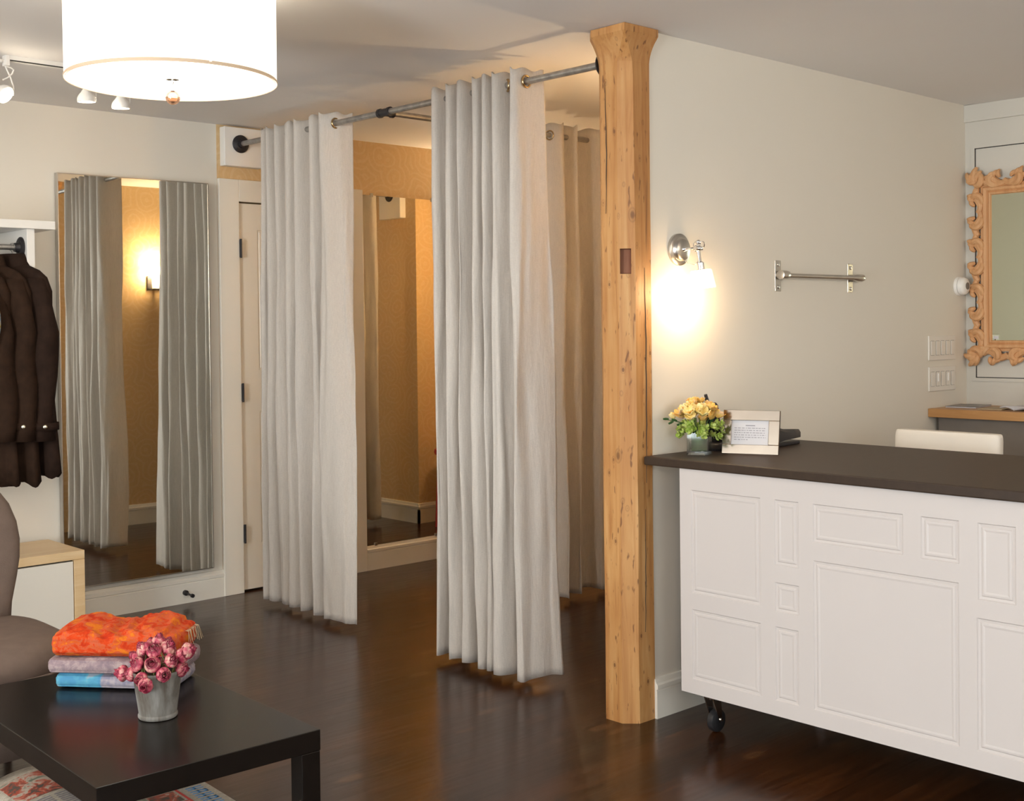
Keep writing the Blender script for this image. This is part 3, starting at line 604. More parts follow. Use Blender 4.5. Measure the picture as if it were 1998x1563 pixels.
# carved mirror on the right wall
def carved_mirror():
    oy1, oy0, oz0, oz1 = 2.835, 2.02, 1.188, 2.113
    cy, cz = (oy0+oy1)/2, (oz0+oz1)/2
    root = thing('carved_mirror', 'mirror in a raw wooden frame carved with curling leaves, on the panelled right wall', 'mirror', (xC, cy, oz0))
    hw, hh = (oy1-oy0)/2, (oz1-oz0)/2
    L = lambda y, z, d_: Vector((-d_, y, z+hh))
    gy, gz = hw-0.123, hh-0.119
    MB().box(-0.020, -0.012, -gy-0.01, gy+0.01, hh-gz-0.01, hh+gz+0.01).build('mirror_glass', 'mirror3', root)
    # stepped inner moulding
    b = MB(); prof = [(0.0, 0.020), (0.004, 0.028), (0.010, 0.030), (0.016, 0.024), (0.022, 0.032), (0.034, 0.036), (0.040, 0.028), (0.052, 0.026), (0.052, 0.006), (0.0, 0.006)]
    rings = [[L((gy+o_)*sy, (gz+o_)*sz, d_) for o_, d_ in prof] for sy, sz in ((1, 1), (-1, 1), (-1, -1), (1, -1), (1, 1))]
    b.loft(rings, caps=False); b.build('inner_moulding', 'carved', root)
    # scrolls and leaves
    rnd = random.Random(3); b = MB()
    def scroll(cy_, cz_, ang, size, flip):
        pts, rs = [], []
        for k in range(15):
            t = k/14; a = ang+flip*(t*3.9-1.2); r_ = size*(1-0.62*t)
            pts.append(L(cy_+math.cos(a)*r_, cz_+math.sin(a)*r_, 0.026+0.012*math.sin(t*PI)))
            rs.append(0.0125*(0.55+0.75*math.sin(PI*min(1, t*0.85+0.12)))*size/0.034)
        b.tube(pts, rs, 8)
    def lobe(cy_, cz_, ang, ln, wd, dep=0.024):
        pts, rs = [], []
        for k in range(7):
            t = k/6; pts.append(L(cy_+math.cos(ang+0.5*t)*ln*t, cz_+math.sin(ang+0.5*t)*ln*t, dep+0.012*math.sin(t*PI)-0.006*t)); rs.append(wd*(0.35+0.75*math.sin(PI*(0.15+0.8*t))))
        b.tube(pts, rs, 8)
    off = 0.078
    for side in range(4):
        ln = (hh if side % 2 == 0 else hw)*2-0.17; n = 7 if side % 2 == 0 else 6
        for k in range(n):
            s_ = -ln/2+ln*(k+0.5)/n; fl = 1 if k % 2 else -1
            if side == 0: y, z, a0 = gy+off, s_, 0
            elif side == 1: y, z, a0 = s_, gz+off, PI/2
            elif side == 2: y, z, a0 = -gy-off, s_, PI
            else: y, z, a0 = s_, -gz-off, -PI/2
            ty, tz = -math.sin(a0), math.cos(a0); ny, nz = math.cos(a0), math.sin(a0)
            scroll(y-ny*0.004, z-nz*0.004, a0+PI+fl*0.4, 0.034, fl)
            # S-stem to next one
            q = [(y+ty*(t-0.5)*ln/n*1.15+ny*0.015*math.sin(t*2*PI)*fl-ny*0.012, z+tz*(t-0.5)*ln/n*1.15+nz*0.015*math.sin(t*2*PI)*fl-nz*0.012) for t in [i/8 for i in range(9)]]
            b.tube([L(p_[0], p_[1], 0.022) for p_ in q], [0.013, 0.016, 0.018, 0.020, 0.019, 0.018, 0.016, 0.014, 0.012], 8)
            for m_ in range(3):
                lobe(y+ty*(m_-1)*0.026*fl+ny*0.004, z+tz*(m_-1)*0.026*fl+nz*0.004, a0+fl*(0.5-0.55*m_), 0.034+0.006*rnd.random(), 0.0105)
    for sy in (1, -1):
        for sz in (1, -1):
            cy_, cz_ = sy*(gy+0.070), sz*(gz+0.068); a0 = math.atan2(sz, sy)
            scroll(cy_, cz_, a0+2, 0.036, 1)
            for m_ in range(5): lobe(cy_, cz_, a0-1.0+m_*0.42, 0.052+0.016*(m_ % 2), 0.015, 0.028)
            lobe(cy_-0.03*sy, cz_, a0+2.6, 0.05, 0.013); lobe(cy_, cz_-0.03*sz, a0-2.6, 0.05, 0.013)
    b.build('carved_leaves', 'carved', root, smooth=True)
    MB().box(-0.0212, -0.0203, gy-0.030, gy-0.006, hh-gz+0.006, hh-gz+0.020).build('sticker', 'paperw', root)
carved_mirror()

# ------------------------------------------------------------------ wall items behind the counter
def wall_sconce():
    root = thing('wall_sconce', 'chrome wall lamp with lit glass shade pointing down, beside the timber post', 'lamp', (3.475, yA, 1.670))
    b = MB(); b.lathe([(0.058, 0), (0.058, 0.010), (0.054, 0.013), (0.044, 0.014), (0.040, 0.026), (0.036, 0.029), (0.004, 0.031)], 32, AX((0, -1, 0))).build('backplate', 'nickel', root, smooth=True)
    b = MB(); b.tube([(0, -0.028, 0), (0, -0.036, 0), (0, -0.045, 0), (0, -0.060, 0), (0, -0.075, 0), (0, -0.083, 0)], [0.012, 0.009, 0.0055, 0.0045, 0.006, 0.012], 16)
    b.ball((0, -0.093, 0.0), 0.0125, 16)
    b.ball((0, -0.093, 0.022), 0.009, 12).tube([(-0.016, -0.093, 0), (0.018, -0.093, 0)], [0.008, 0.008], 14)
    b.tube([(0, -0.094, -0.010), (0, -0.097, -0.030), (0.0, -0.100, -0.050)], [0.007, 0.0065, 0.007], 14)
    # little wing nut loops
    for s_ in (1, -1): b.tube([(0.004, -0.093+0.015*s_+0.010*math.cos(t*PI/5)*s_, 0.012+0.012*math.sin(t*PI/5)) for t in range(11)], 0.0022, 6)
    b.build('arm', 'chrome', root, smooth=True)
    b = MB(); mt = Matrix.Translation((0, -0.100, -0.048)) @ AX((0.10, -0.06, -1))
    b.lathe([(0.010, 0), (0.0145, 0.004), (0.0145, 0.026), (0.017, 0.028), (0.017, 0.033), (0.004, 0.034)], 20, mt).build('socket', 'chrome', root, smooth=True)
    b = MB(); b.lathe([(0.0155, 0.028), (0.036, 0.030), (0.039, 0.036), (0.0415, 0.060), (0.0455, 0.094), (0.046, 0.096), (0.0445, 0.096), (0.0405, 0.060), (0.0375, 0.034)], 32, mt, caps=False).build('glass_shade', 'frost', root, smooth=True)
    b = MB(); b.lathe([(0.009, 0.034), (0.011, 0.042), (0.021, 0.058), (0.024, 0.070), (0.019, 0.084), (0.006, 0.091)], 20, mt).build('bulb', 'bulb', root, smooth=True)
    pl_ = point('sconce_light', (0, 0, 0), 1.4, (1.0, 0.70, 0.40), 0.022, root); pl_.location = mt @ Vector((0, 0, 0.11))
    b = MB(); b.tube([(-0.01, -0.03, -0.03), (-0.006, -0.05, -0.052), (0.004, -0.075, -0.058), (0.004, -0.090, -0.045), (0.004, -0.096, -0.034)], 0.0013, 6).build('cord', 'chrome', root)
wall_sconce()

def back_sconce(x, y, z, ny, label, power):
    root = thing('wall_sconce', label, 'lamp', (x, y, z))
    s_ = ny
    MB().box(-0.05, 0.05, min(0, 0.014*s_), max(0, 0.014*s_), -0.05, 0.05).build('backplate', 'iron', root, bevel=0.003)
    MB().box(-0.008, 0.008, min(0.014*s_, 0.06*s_), max(0.014*s_, 0.06*s_), -0.052, -0.040).build('arm', 'iron', root)
    MB().lathe([(0.004, -0.056), (0.040, -0.054), (0.042, -0.046), (0.030, -0.040), (0.004, -0.040)], 24, Matrix.Translation((0, 0.075*s_, 0))).build('cup', 'iron', root, smooth=True)
    MB().lathe([(0.036, -0.046), (0.038, 0.0), (0.040, 0.11), (0.039, 0.11), (0.036, 0.0), (0.034, -0.044)], 28, Matrix.Translation((0, 0.075*s_, 0)), caps=False).build('glass_shade', 'frost', root, smooth=True)
    MB().lathe([(0.008, -0.04), (0.012, -0.01), (0.024, 0.015), (0.026, 0.03), (0.018, 0.048), (0.004, 0.055)], 20, Matrix.Translation((0, 0.075*s_, 0))).build('bulb', 'bulb', root, smooth=True)
    point('sconce_light', (0, 0.08*s_, 0.085), power, (1.0, 0.73, 0.42), 0.03, root)
back_sconce(4.02, yAb, 1.745, 1, 'lit glass wall lamp on gold wallpaper, seen only in the tall wall mirror', 9)
back_sconce(5.32, yB, 1.80, -1, 'assumed lit glass wall lamp on the far wallpaper, unseen, right of the dressing room mirror', 20)  # assumed lamp, wholly hidden, added to light the inner dressing room

root = thing('towel_bar', 'short brushed metal bar on two screw plates, alone on the wall behind the counter', 'rail', (4.07, yA, 1.588))
b = MB()
for x in (0.020, 0.545):
    b = MB().box(x-0.020, x+0.020, -0.004, 0, -0.062, 0.060); b.build('end_plate', 'nickel', root, bevel=0.0015)
    for z in (-0.045, 0.043): MB().lathe([(0.0075, 0), (0.0075, 0.002), (0.004, 0.004), (0.002, 0.0042)], 12, Matrix.Translation((x, -0.004, z)) @ AX((0, -1, 0))).build('screw', 'chrome', root, smooth=True)
b = MB(); b.tube([(0.020, -0.004, 0.002), (0.020, -0.022, 0.002)], 0.017, 20); b.tube([(0.002, -0.026, 0.002), (0.004, -0.026, 0.002), (0.030, -0.026, 0.002), (0.052, -0.026, 0.002), (0.058, -0.026, 0.002)], [0.014, 0.0185, 0.0185, 0.0165, 0.012], 20)
b.build('socket', 'nickel', root, smooth=True)
MB().tube([(0.545, -0.004, 0), (0.545, -0.022, 0)], 0.012, 16).build('bracket', 'nickel', root, smooth=True)
b = MB(); b.tube([(0.052, -0.026, 0.0), (0.530, -0.026, 0.0), (0.534, -0.026, 0), (0.560, -0.026, 0), (0.596, -0.026, 0), (0.604, -0.026, 0), (0.607, -0.026, 0)], [0.0095, 0.0095, 0.0105, 0.0155, 0.0165, 0.0145, 0.006], 20).build('bar', 'nickel', root, smooth=True)

def switches(z0, z1, kinds, label):
    root = thing('switch_plate', label, 'switch', (5.273, yA, z0)); w_, h_ = 0.252, z1-z0
    MB().box(0, w_, -0.007, 0, 0, h_).build('plate', 'plastic', root, bevel=0.003)
    n = len(kinds); pitch = w_/(n+0.35)
    for i, k_ in enumerate(kinds):
        cx = w_*0.5+(i-(n-1)/2)*pitch
        MB().box(cx-0.0165, cx+0.0165, -0.0075, -0.0068, h_/2-0.034, h_/2+0.034).build('surround', 'dark', root)
        if k_ == 'rocker': MB().box(cx-0.0155, cx+0.0155, -0.0105, -0.007, h_/2-0.033, h_/2+0.033).build('rocker', 'plastic', root, bevel=0.001)
        else:
            MB().box(cx-0.0155, cx+0.0155, -0.0090, -0.007, h_/2-0.033, h_/2+0.033).build('rocker', 'plastic', root, bevel=0.001)
            MB().box(cx-0.003, cx+0.003, -0.0145, -0.009, h_/2-0.012, h_/2+0.026).build('slider', 'white', root, bevel=0.001)
switches(1.218, 1.333, ['rocker']*5, 'wide white rocker switch plate near the right corner, upper of two')
switches(1.074, 1.189, ['rocker', 'slider', 'rocker', 'slider', 'rocker'], 'wide white dimmer plate near the right corner, the lower of two')

root = thing('round_thermostat', 'round white thermostat with small dark window on the wall next to the carved mirror', 'thermostat', (5.566, yA, 1.566))
MB().lathe([(0.045, 0), (0.045, 0.010), (0.043, 0.014)], 32, AX((0, -1, 0))).build('base', 'white', root, smooth=True)
MB().lathe([(0.038, 0.014), (0.042, 0.016), (0.042, 0.030), (0.038, 0.040), (0.028, 0.046), (0.003, 0.048)], 32, AX((0, -1, 0))).build('dial', 'white', root, smooth=True)
MB().lathe([(0.017, 0.046), (0.017, 0.0492), (0.003, 0.0496)], 24, AX((0, -1, 0))).build('window', 'darkgrey', root, smooth=True)

# ------------------------------------------------------------------ rolling counter
cx0, cyT = 3.268, 2.684
root = thing('rolling_counter', 'white panelled counter cabinet on casters in front of the plain wall', 'counter', (cx0, cyT, 0))
b = MB()
Rr = [(2.636, 2.352, 0.488, 0.838), (2.636, 2.354, 0.195, 0.433), (2.298, 2.208, 0.629, 0.838), (2.298, 2.208, 0.480, 0.574), (2.298, 2.211, 0.195, 0.432),
      (2.156, 1.849, 0.718, 0.838), (1.793, 1.676, 0.715, 0.838), (2.156, 1.678, 0.196, 0.662), (1.622, 1.513, 0.623, 0.838), (1.626, 1.18, 0.199, 0.572),
      (1.455, 1.18, 0.623, 0.838), (1.12, 0.90, 0.195, 0.838)]
tmp = MB(); ln = cyT-0.85
panelled(tmp, [(cyT-a[0], cyT-a[1], a[2], a[3]) for a in Rr], 0, ln, 0.145, 0.909, 0.0)
# turn so that local x runs along -Y and depth along +X
front = MB(); front.v = [(v[1], -v[0], v[2]) for v in tmp.v]; front.f = tmp.f; front.mi = tmp.mi
front.box(0.0, 0.02, -0.0001, 0, 0.145, 0.909)
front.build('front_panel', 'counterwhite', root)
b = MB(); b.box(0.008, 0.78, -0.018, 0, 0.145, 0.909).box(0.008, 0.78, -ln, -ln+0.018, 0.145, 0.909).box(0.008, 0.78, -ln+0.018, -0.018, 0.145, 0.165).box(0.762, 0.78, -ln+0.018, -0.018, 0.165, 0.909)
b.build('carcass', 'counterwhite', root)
for (x, y) in ((0.072, -0.075), (0.085, -ln+0.10), (0.70, -0.10), (0.70, -ln+0.10), (0.70, -ln/2)):
    c_ = thing('caster', '', '', (x, y, 0)); del c_['label']; del c_['category']; c_.parent = root
    fk = MB(); fk.lathe([(0.030, 0.145), (0.030, 0.139), (0.022, 0.135), (0.018, 0.118)], 20)
    for s_ in (1, -1):
        fk.loft([[Vector((p[0], s_*(0.017+t), p[1])) for p in ((-0.022, 0.128), (0.022, 0.128), (0.030, 0.045), (0.016, 0.035))] for t in (0, 0.003)])
    fk.tube([(0.022, -0.024, 0.045), (0.022, 0.024, 0.045)], 0.006, 10); fk.build('fork', 'chrome', c_, smooth=True)
    MB().lathe([(0.012, -0.0145), (0.032, -0.014), (0.038, -0.010), (0.039, 0), (0.038, 0.010), (0.032, 0.014), (0.012, 0.0145)], 28, Matrix.Translation((0.022, 0, 0.039)) @ AX((0, 1, 0))).build('wheel', 'rubber', c_, smooth=True)
o = MB().box(0, 0.862, -2.08, 0, 0, 0.030).build('countertop', 'counter', bevel=0.004, loc=(3.258, 2.836, 0.909), rot=(0, 0, -0.010))
tag(o, 'long dark grey stone countertop lying on the white counter cabinet', 'countertop')
# backplate: none

# ------------------------------------------------------------------ things on the counter
ZC = 0.939
root = thing('glass_vase', 'small square clear glass vase lined with a green leaf, left end of the counter', 'vase', (3.442, 2.735, ZC), 0.5)
b = MB(); s_ = 0.036
for sx, sy in ((0, 1), (0, -1), (1, 0), (-1, 0)):
    if sx == 0: b.box(-s_, s_, sy*s_-0.0025, sy*s_+0.0025, 0.012, 0.078)
    else: b.box(sx*s_-0.0025, sx*s_+0.0025, -s_, s_, 0.012, 0.078)
b.box(-s_-0.002, s_+0.002, -s_-0.002, s_+0.002, 0, 0.012); b.build('glass', 'glass', root)
b = MB(); b.grid(lambda a, t: Vector((0.029*math.cos(a*2*PI*0.95), 0.029*math.sin(a*2*PI*0.95), 0.014+0.058*t+0.012*math.sin(a*9)*t)), 24, 5); b.build('leaf_lining', 'darkgreen', root, smooth=True)
MB().box(-0.031, 0.031, -0.031, 0.031, 0.0125, 0.045).build('water', 'glass', root)

def petal_flower(bm_, c, d_, size, rnd, n=6, open_=0.7):
    mt = Matrix.Translation(c) @ AX(d_)
    for k in range(n):
        a = 2*PI*k/n+rnd.random()*0.3; w_ = size*0.36; r0 = size*0.08
        def fn(u_, v_, a=a):
            # narrow at base, wide then pointed
            rad = r0+size*open_*math.sin(u_*PI/2*0.95)*0.8; z = size*(1.0*u_-0.25*u_*u_*open_)
            wd = w_*math.sin(PI*(0.12+0.80*u_))*(v_-0.5)*2
            ca, sa = math.cos(a), math.sin(a)
            cup = -abs(v_-0.5)*2*size*0.06
            return mt @ Vector((rad*ca-wd*sa+cup*ca, rad*sa+wd*ca+cup*sa, z))
        bm_.grid(fn, 6, 4)
root = thing('flower_bouquet', 'peach and yellow blossoms with lime green bells standing in the small glass vase', 'flowers', (3.442, 2.735, ZC+0.04))
rnd = random.Random(11)
rv, uv_ = Vector((0.733, -0.68, 0)), Vector((0, 0, 1))
for i in range(26):
    a = rnd.random()*2*PI; rr = math.sqrt(rnd.random())*0.082; q = Vector((math.cos(a)*rr, math.sin(a)*rr*0.8, 0.075+0.055*(1-(rr/0.085)**2)+rnd.uniform(-0.016, 0.014)))
    d_ = Vector((q.x*8, q.y*8, 0.75)).normalized(); b = MB(); petal_flower(b, q, d_, rnd.uniform(0.026, 0.036), rnd, 6, rnd.uniform(0.5, 0.85))
    b.build('blossom', 'petal' if i % 3 else 'petal2', root, smooth=True, angle=180, solid=0.0006)
b = MB()
for i in range(70):
    a = rnd.random()*2*PI; rr = 0.03+math.sqrt(rnd.random())*0.048; q = Vector((math.cos(a)*rr, math.sin(a)*rr, rnd.uniform(0.025, 0.075)))
    petal_flower(b, q, Vector((q.x, q.y, rnd.uniform(-0.02, 0.05))).normalized(), rnd.uniform(0.012, 0.019), rnd, 4, 0.9)
b.build('green_bells', 'green', root, smooth=True, angle=180, solid=0.0005)
b = MB()
for i in range(18):
    a = rnd.random()*2*PI; b.tube([(0.012*math.cos(a), 0.012*math.sin(a), -0.02), (0.02*math.cos(a), 0.02*math.sin(a), 0.03), (0.05*math.cos(a), 0.05*math.sin(a), 0.085)], 0.0014, 6)
# side shoot to the left with tight buds
lv = -rv
sp = [Vector((0, 0, 0.05)), lv*0.05+uv_*0.068, lv*0.085+uv_*0.078, lv*0.125+uv_*0.085]
b.tube(sp, [0.002, 0.002, 0.0016, 0.001], 6)
for p, d_ in ((lv*0.118+uv_*0.086, lv), (lv*0.10+uv_*0.073, lv-uv_*0.5), (lv*0.088+uv_*0.082, lv+uv_*0.4), (lv*0.07+uv_*0.066, lv-uv_*0.2)):
    b.ball(p, (0.0045, 0.0045, 0.014), 8, mat=AX(d_).to_3x3())
b.build('stem', 'darkgreen', root, smooth=True)
b = MB(); petal_flower(b, lv*0.085+uv_*0.090, lv+uv_*0.8, 0.026, rnd, 5, 0.3); b.build('blossom', 'petal2', root, smooth=True, angle=180, solid=0.0006)

# silver picture frame with typed card
fdir = Vector((0.074, -0.19, 0)).normalized(); fa = math.atan2(fdir.y, fdir.x)
root = thing('picture_frame', 'silver picture frame with a small printed card leaning back on the countertop', 'frame', (3.513, 2.693, ZC), fa)
tilt = Matrix.Rotation(math.radians(-12), 4, 'X')
fw_, fh = 0.203, 0.157; iw0, iw1, ih0, ih1 = 0.032, 0.165, 0.034, 0.120
b = MB()
for a in ((0, fw_, 0, ih0), (0, fw_, ih1, fh), (0, iw0, ih0, ih1), (iw1, fw_, ih0, ih1)): b.box(a[0], a[1], 0, 0.010, a[2], a[3], mat=tilt)
b.build('frame_border', 'silver', root, bevel=0.0015)
MB().box(iw0, iw1, 0.004, 0.008, ih0, ih1, mat=tilt).build('card', 'paperw', root)
b = MB(); rnd = random.Random(5)
b.box(0.082, 0.116, 0.0034, 0.004, 0.101, 0.1035, mat=tilt)
for r_ in range(6):
    x = iw0+0.010; z = 0.092-r_*0.0082; xe = iw1-0.010 if r_ < 5 else iw0+0.062
    while x < xe:
        l_ = rnd.uniform(0.004, 0.012); b.box(x, min(x+l_, xe), 0.0034, 0.004, z, z+0.0018, mat=tilt); x += l_+rnd.uniform(0.002, 0.004)
b.build('lettering', 'ink', root)
MB().box(0, fw_, 0.010, 0.013, 0, fh, mat=tilt).build('backing', 'blackplastic', root)
b = MB(); b.loft([[Vector((x, 0.039, 0.11)), Vector((x, 0.043, 0.10)), Vector((x, 0.085, 0.0)), Vector((x, 0.078, 0.0))] for x in (0.085, 0.120)]); b.build('easel_leg', 'blackplastic', root)

root = thing('cordless_phone', 'black cordless phone with stub antenna standing upright behind the flowers', 'phone', (3.595, 2.778, ZC), -0.75)
tl = Matrix.Rotation(math.radians(9), 4, 'X') @ Matrix.Rotation(math.radians(-8), 4, 'Y')
b = MB(); rings = []
for z, w_, d_ in ((0.015, 0.024, 0.012), (0.05, 0.026, 0.014), (0.10, 0.026, 0.015), (0.150, 0.027, 0.015), (0.166, 0.026, 0.013), (0.176, 0.020, 0.009)):
    rings.append([tl @ Vector((w_*math.copysign(abs(math.cos(a))**0.6, math.cos(a)), d_*math.copysign(abs(math.sin(a))**0.6, math.sin(a)), z)) for a in [2*PI*k/20 for k in range(20)]])
b.loft(rings); b.build('handset', 'blackplastic', root, smooth=True)
b = MB(); b.tube([tl @ Vector((-0.010, 0, 0.172)), tl @ Vector((-0.012, 0, 0.195)), tl @ Vector((-0.014, 0, 0.212))], [0.0085, 0.007, 0.006], 12); b.build('antenna', 'blackplastic', root, smooth=True)
b = MB(); b.lathe([(0.045, 0), (0.047, 0.008), (0.040, 0.022), (0.030, 0.030)], 24); b.build('charging_base', 'blackplastic', root, smooth=True)

root = thing('desk_stapler', 'black stapler lying on the countertop just right of the silver frame', 'stapler', (3.80, 2.69, ZC), 0.10)
root.scale = (1.3, 1.3, 1.35)
b = MB(); rings = []
for x, z0, z1, w_ in ((-0.055, 0.0, 0.050, 0.016), (-0.035, 0.004, 0.062, 0.021), (0.0, 0.010, 0.058, 0.021), (0.06, 0.016, 0.046, 0.019), (0.12, 0.017, 0.042, 0.017), (0.155, 0.018, 0.040, 0.015), (0.162, 0.021, 0.036, 0.011)):
    rings.append([Vector((x, -w_, z0)), Vector((x, w_, z0)), Vector((x, w_, z1-0.008)), Vector((x, w_*0.6, z1)), Vector((x, -w_*0.6, z1)), Vector((x, -w_, z1-0.008))])
b.loft(rings); b.build('top_arm', 'blackplastic', root, smooth=True)
MB().box(-0.05, 0.145, -0.018, 0.018, 0, 0.009).build('base', 'blackplastic', root, bevel=0.002)

# ------------------------------------------------------------------ bar chair behind the counter
root = thing('bar_chair', 'white upholstered chair with squared back behind the countertop', 'chair', (4.42, 2.32, 0), 0)
def pill(w_, d_, z0, z1, n=6, rr=0.03, lean=0):
    rings = []
    for z, sc in [(z0, 0.90), (z0+0.012, 1.0), (z1-rr, 1.0), (z1-rr*0.45, 0.985), (z1-rr*0.12, 0.955), (z1, 0.90)]:
        t = (z-z0)/(z1-z0)
        rings.append([Vector((lean*t+d_*math.copysign(abs(math.cos(a))**0.45, math.cos(a))*(sc if z < z1-rr else sc*0.94), (w_-(1-sc)*0.4*w_)*math.copysign(abs(math.sin(a))**0.25, math.sin(a)), z)) for a in [2*PI*k/40 for k in range(40)]])
    return rings
MB().loft(pill(0.215, 0.030, 0.62, 0.975, lean=0.02)).build('backrest', 'leather', root, smooth=True)
b = MB(); rings = [[Vector((v[0]+0.22, v[1], v[2])) for v in r] for r in pill(0.21, 0.23, 0.60, 0.68)]
b.loft(rings); b.build('seat', 'leather', root, smooth=True)
for x in (0.04, 0.40):
    for y in (-0.17, 0.17): MB().tube([(x, y, 0.60), (x, y*1.08, 0)], [0.014, 0.012], 12).build('leg', 'chrome', root, smooth=True)
MB().tube([(0.04, -0.176, 0.25), (0.40, -0.176, 0.25), (0.40, 0.176, 0.25), (0.04, 0.176, 0.25), (0.04, -0.176, 0.25)], 0.008, 8).build('footrest', 'chrome', root)

# ------------------------------------------------------------------ desk shelf and what lies on it
root = thing('wall_desk', 'honey coloured wooden desk ledge on grey cabinets under the carved mirror', 'desk', (5.27, yA-0.001, 0.958))
MB().box(0, xC-5.271, -1.9, 0, 0, 0.039).build('desktop', 'desk', root, bevel=0.002)
MB().box(0.06, xC-5.272, -1.9, -0.02, -0.953, -0.001).build('cabinet_front', 'darkgrey', root)
ZD = 0.998
root = thing('magazine', 'closed dark magazine lying in the corner of the wooden desk ledge', 'magazine', (5.48, 2.76, ZD), 0.12)
MB().box(-0.10, 0.10, -0.07, 0.07, 0, 0.005).build('pages', 'paperw', root)
MB().box(-0.102, 0.102, -0.072, 0.072, 0.005, 0.0065).build('cover', 'magcover', root)
o = MB().box(-0.09, 0.09, -0.055, 0.055, 0, 0.004).build('paper_pad', 'tan', bevel=0.001, loc=(5.42, 2.595, ZD), rot=(0, 0, 0.1)); tag(o, 'tan paper pad on the wooden desk ledge right of the dark magazine', 'paper')
root = thing('open_booklet', 'small open white booklet at the right end of the visible desk ledge', 'booklet', (5.40, 2.45, ZD), -0.35)
for s_ in (1, -1):
    b = MB(); b.grid(lambda a, t, s_=s_: Vector((-0.07+0.14*t, s_*a*0.085, 0.004+0.012*math.sin(a*PI*0.8))), 8, 3); b.build('page', 'paperw', root, smooth=True, solid=0.006)
o = MB().lathe([(0.036, 0), (0.040, 0.02), (0.040, 0.10), (0.036, 0.105), (0.036, 0.10), (0.033, 0.01)], 24).build('cream_cup', 'leather', smooth=True, loc=(5.56, 2.44, ZD)); tag(o, 'cream cup on the desk ledge behind the open booklet', 'cup')

# ------------------------------------------------------------------ drum pendant
root = thing('drum_lamp', 'large lit white drum shade ceiling lamp with a crystal finial', 'lamp', (1.750, 3.344, 2.133))
R_ = 0.303; H_ = 0.265
MB().lathe([(R_, 0), (R_+0.001, H_), (R_-0.003, H_), (R_-0.002, 0)], 72, caps=False).build('shade', 'shade', root, smooth=True)
b = MB(); b.lathe([(R_+0.0012, -0.002), (R_+0.0022, 0.005), (R_+0.0008, 0.0075), (R_-0.004, 0.0075), (R_-0.004, -0.002)], 72, caps=False)
b.build('trim_band', 'shadetrim', root, smooth=True)
a = math.radians(-90+20); a = math.atan2(-0.70, -0.10)
MB().box(-0.0015, 0.0015, -0.003, 0.003, 0.004, H_, mat=Matrix.Translation((math.cos(a)*(R_+0.0022), math.sin(a)*(R_+0.0022), 0)) @ Matrix.Rotation(a, 4, 'Z')).build('seam', 'shadeseam', root)
MB().lathe([(R_-0.005, 0.009), (0.003, 0.011), (0.003, 0.013), (R_-0.005, 0.012)], 72).build('diffuser', 'diffuser', root, smooth=True)
MB().lathe([(0.019, 0.006), (0.019, 0.0085), (0.003, 0.0087)], 24).build('cap_plate', 'nickel', root, smooth=True)
MB().tube([(0, 0, 0.008), (0, 0, 0.0), (0, 0, -0.006), (0, 0, -0.030)], [0.004, 0.006, 0.003, 0.003], 12).build('finial_stem', 'chrome', root, smooth=True)
MB().ball((0, 0, -0.046), 0.0215, 24).build('finial_ball', 'finialglass', root, smooth=True, angle=180)
zt_ = zc(3.344)-2.133
MB().lathe([(0.06, zt_-0.012), (0.065, zt_), (0.01, zt_)], 28).build('canopy', 'nickel', root, smooth=True)
MB().tube([(0, 0, 0.012), (0, 0, zt_-0.01)], 0.006, 10).build('pole', 'nickel', root)

# ------------------------------------------------------------------ track lighting
ty, tz_ = 4.778, zc(4.778)
root = thing('lighting_track', 'white ceiling track above the clothes rail, partly behind the drum lamp', 'track', (1.81, ty, tz_))
MB().box(0, 0.75, -0.017, 0.017, -0.020, 0).build('channel', 'white', root, bevel=0.001)
MB().box(0.0, 0.75, -0.0175, -0.0170, -0.022, -0.017).build('shade_strip', 'dark', root)  # dark strip stands in for the shade along the channel's front face
MB().box(-0.012, 0.004, -0.019, 0.019, -0.040, 0).build('end_feed', 'white', root, bevel=0.002)
def spot(x, y, z, aim, label, curly=False):
    root = thing('spotlight', label, 'spotlight', (x, y, z), 0, 'spotlights on the ceiling track')
    mt = AX(aim)
    MB().lathe([(0.010, -0.072), (0.012, -0.050), (0.014, -0.034), (0.020, -0.024), (0.030, -0.012), (0.036, 0.0), (0.037, 0.014), (0.034, 0.016), (0.031, 0.010)], 28, mt, caps=False).build('head', 'white', root, smooth=True)
    MB().lathe([(0.033, 0.009), (0.026, 0.012), (0.003, 0.013)], 24, mt).build('bulb', 'spotbulb', root, smooth=True)
    h = tz_-0.018-z
    b = MB(); b.tube([(0.038, 0, -0.005), (0.040, 0, 0.03), (0.030, 0, 0.062), (0.0, 0, h)], 0.003, 8)
    b.tube([(-0.010, 0, h-0.012), (-0.010, 0, h)], 0.010, 10); b.build('yoke', 'white', root, smooth=True)
    if curly:
        MB().tube([(0.0, 0, 0.05), (0.02, 0, 0.062), (0.036, 0, 0.078), (0.042, 0, 0.094), (0.030, 0, 0.102), (0.010, 0, 0.104), (0.004, 0, h)], 0.003, 8).build('cord', 'white', root, smooth=True)
    point('spot_light', (Vector(aim).normalized()*0.03)[:], 0.5, (1.0, 0.86, 0.66), 0.02, root)
spot(2.123, ty, 2.335, (0.05, 0.05, -1), 'white spotlight at the drum shade rim, left one of the close pair')
spot(2.268, ty, 2.325, (0.05, 0.05, -1), 'white spotlight under the drum shade, right one of the close pair')
spot(1.792, ty, 2.315, (0.55, -0.9, -0.75), 'white spotlight with a looped cord at the far left, beside the wall shelf', True)

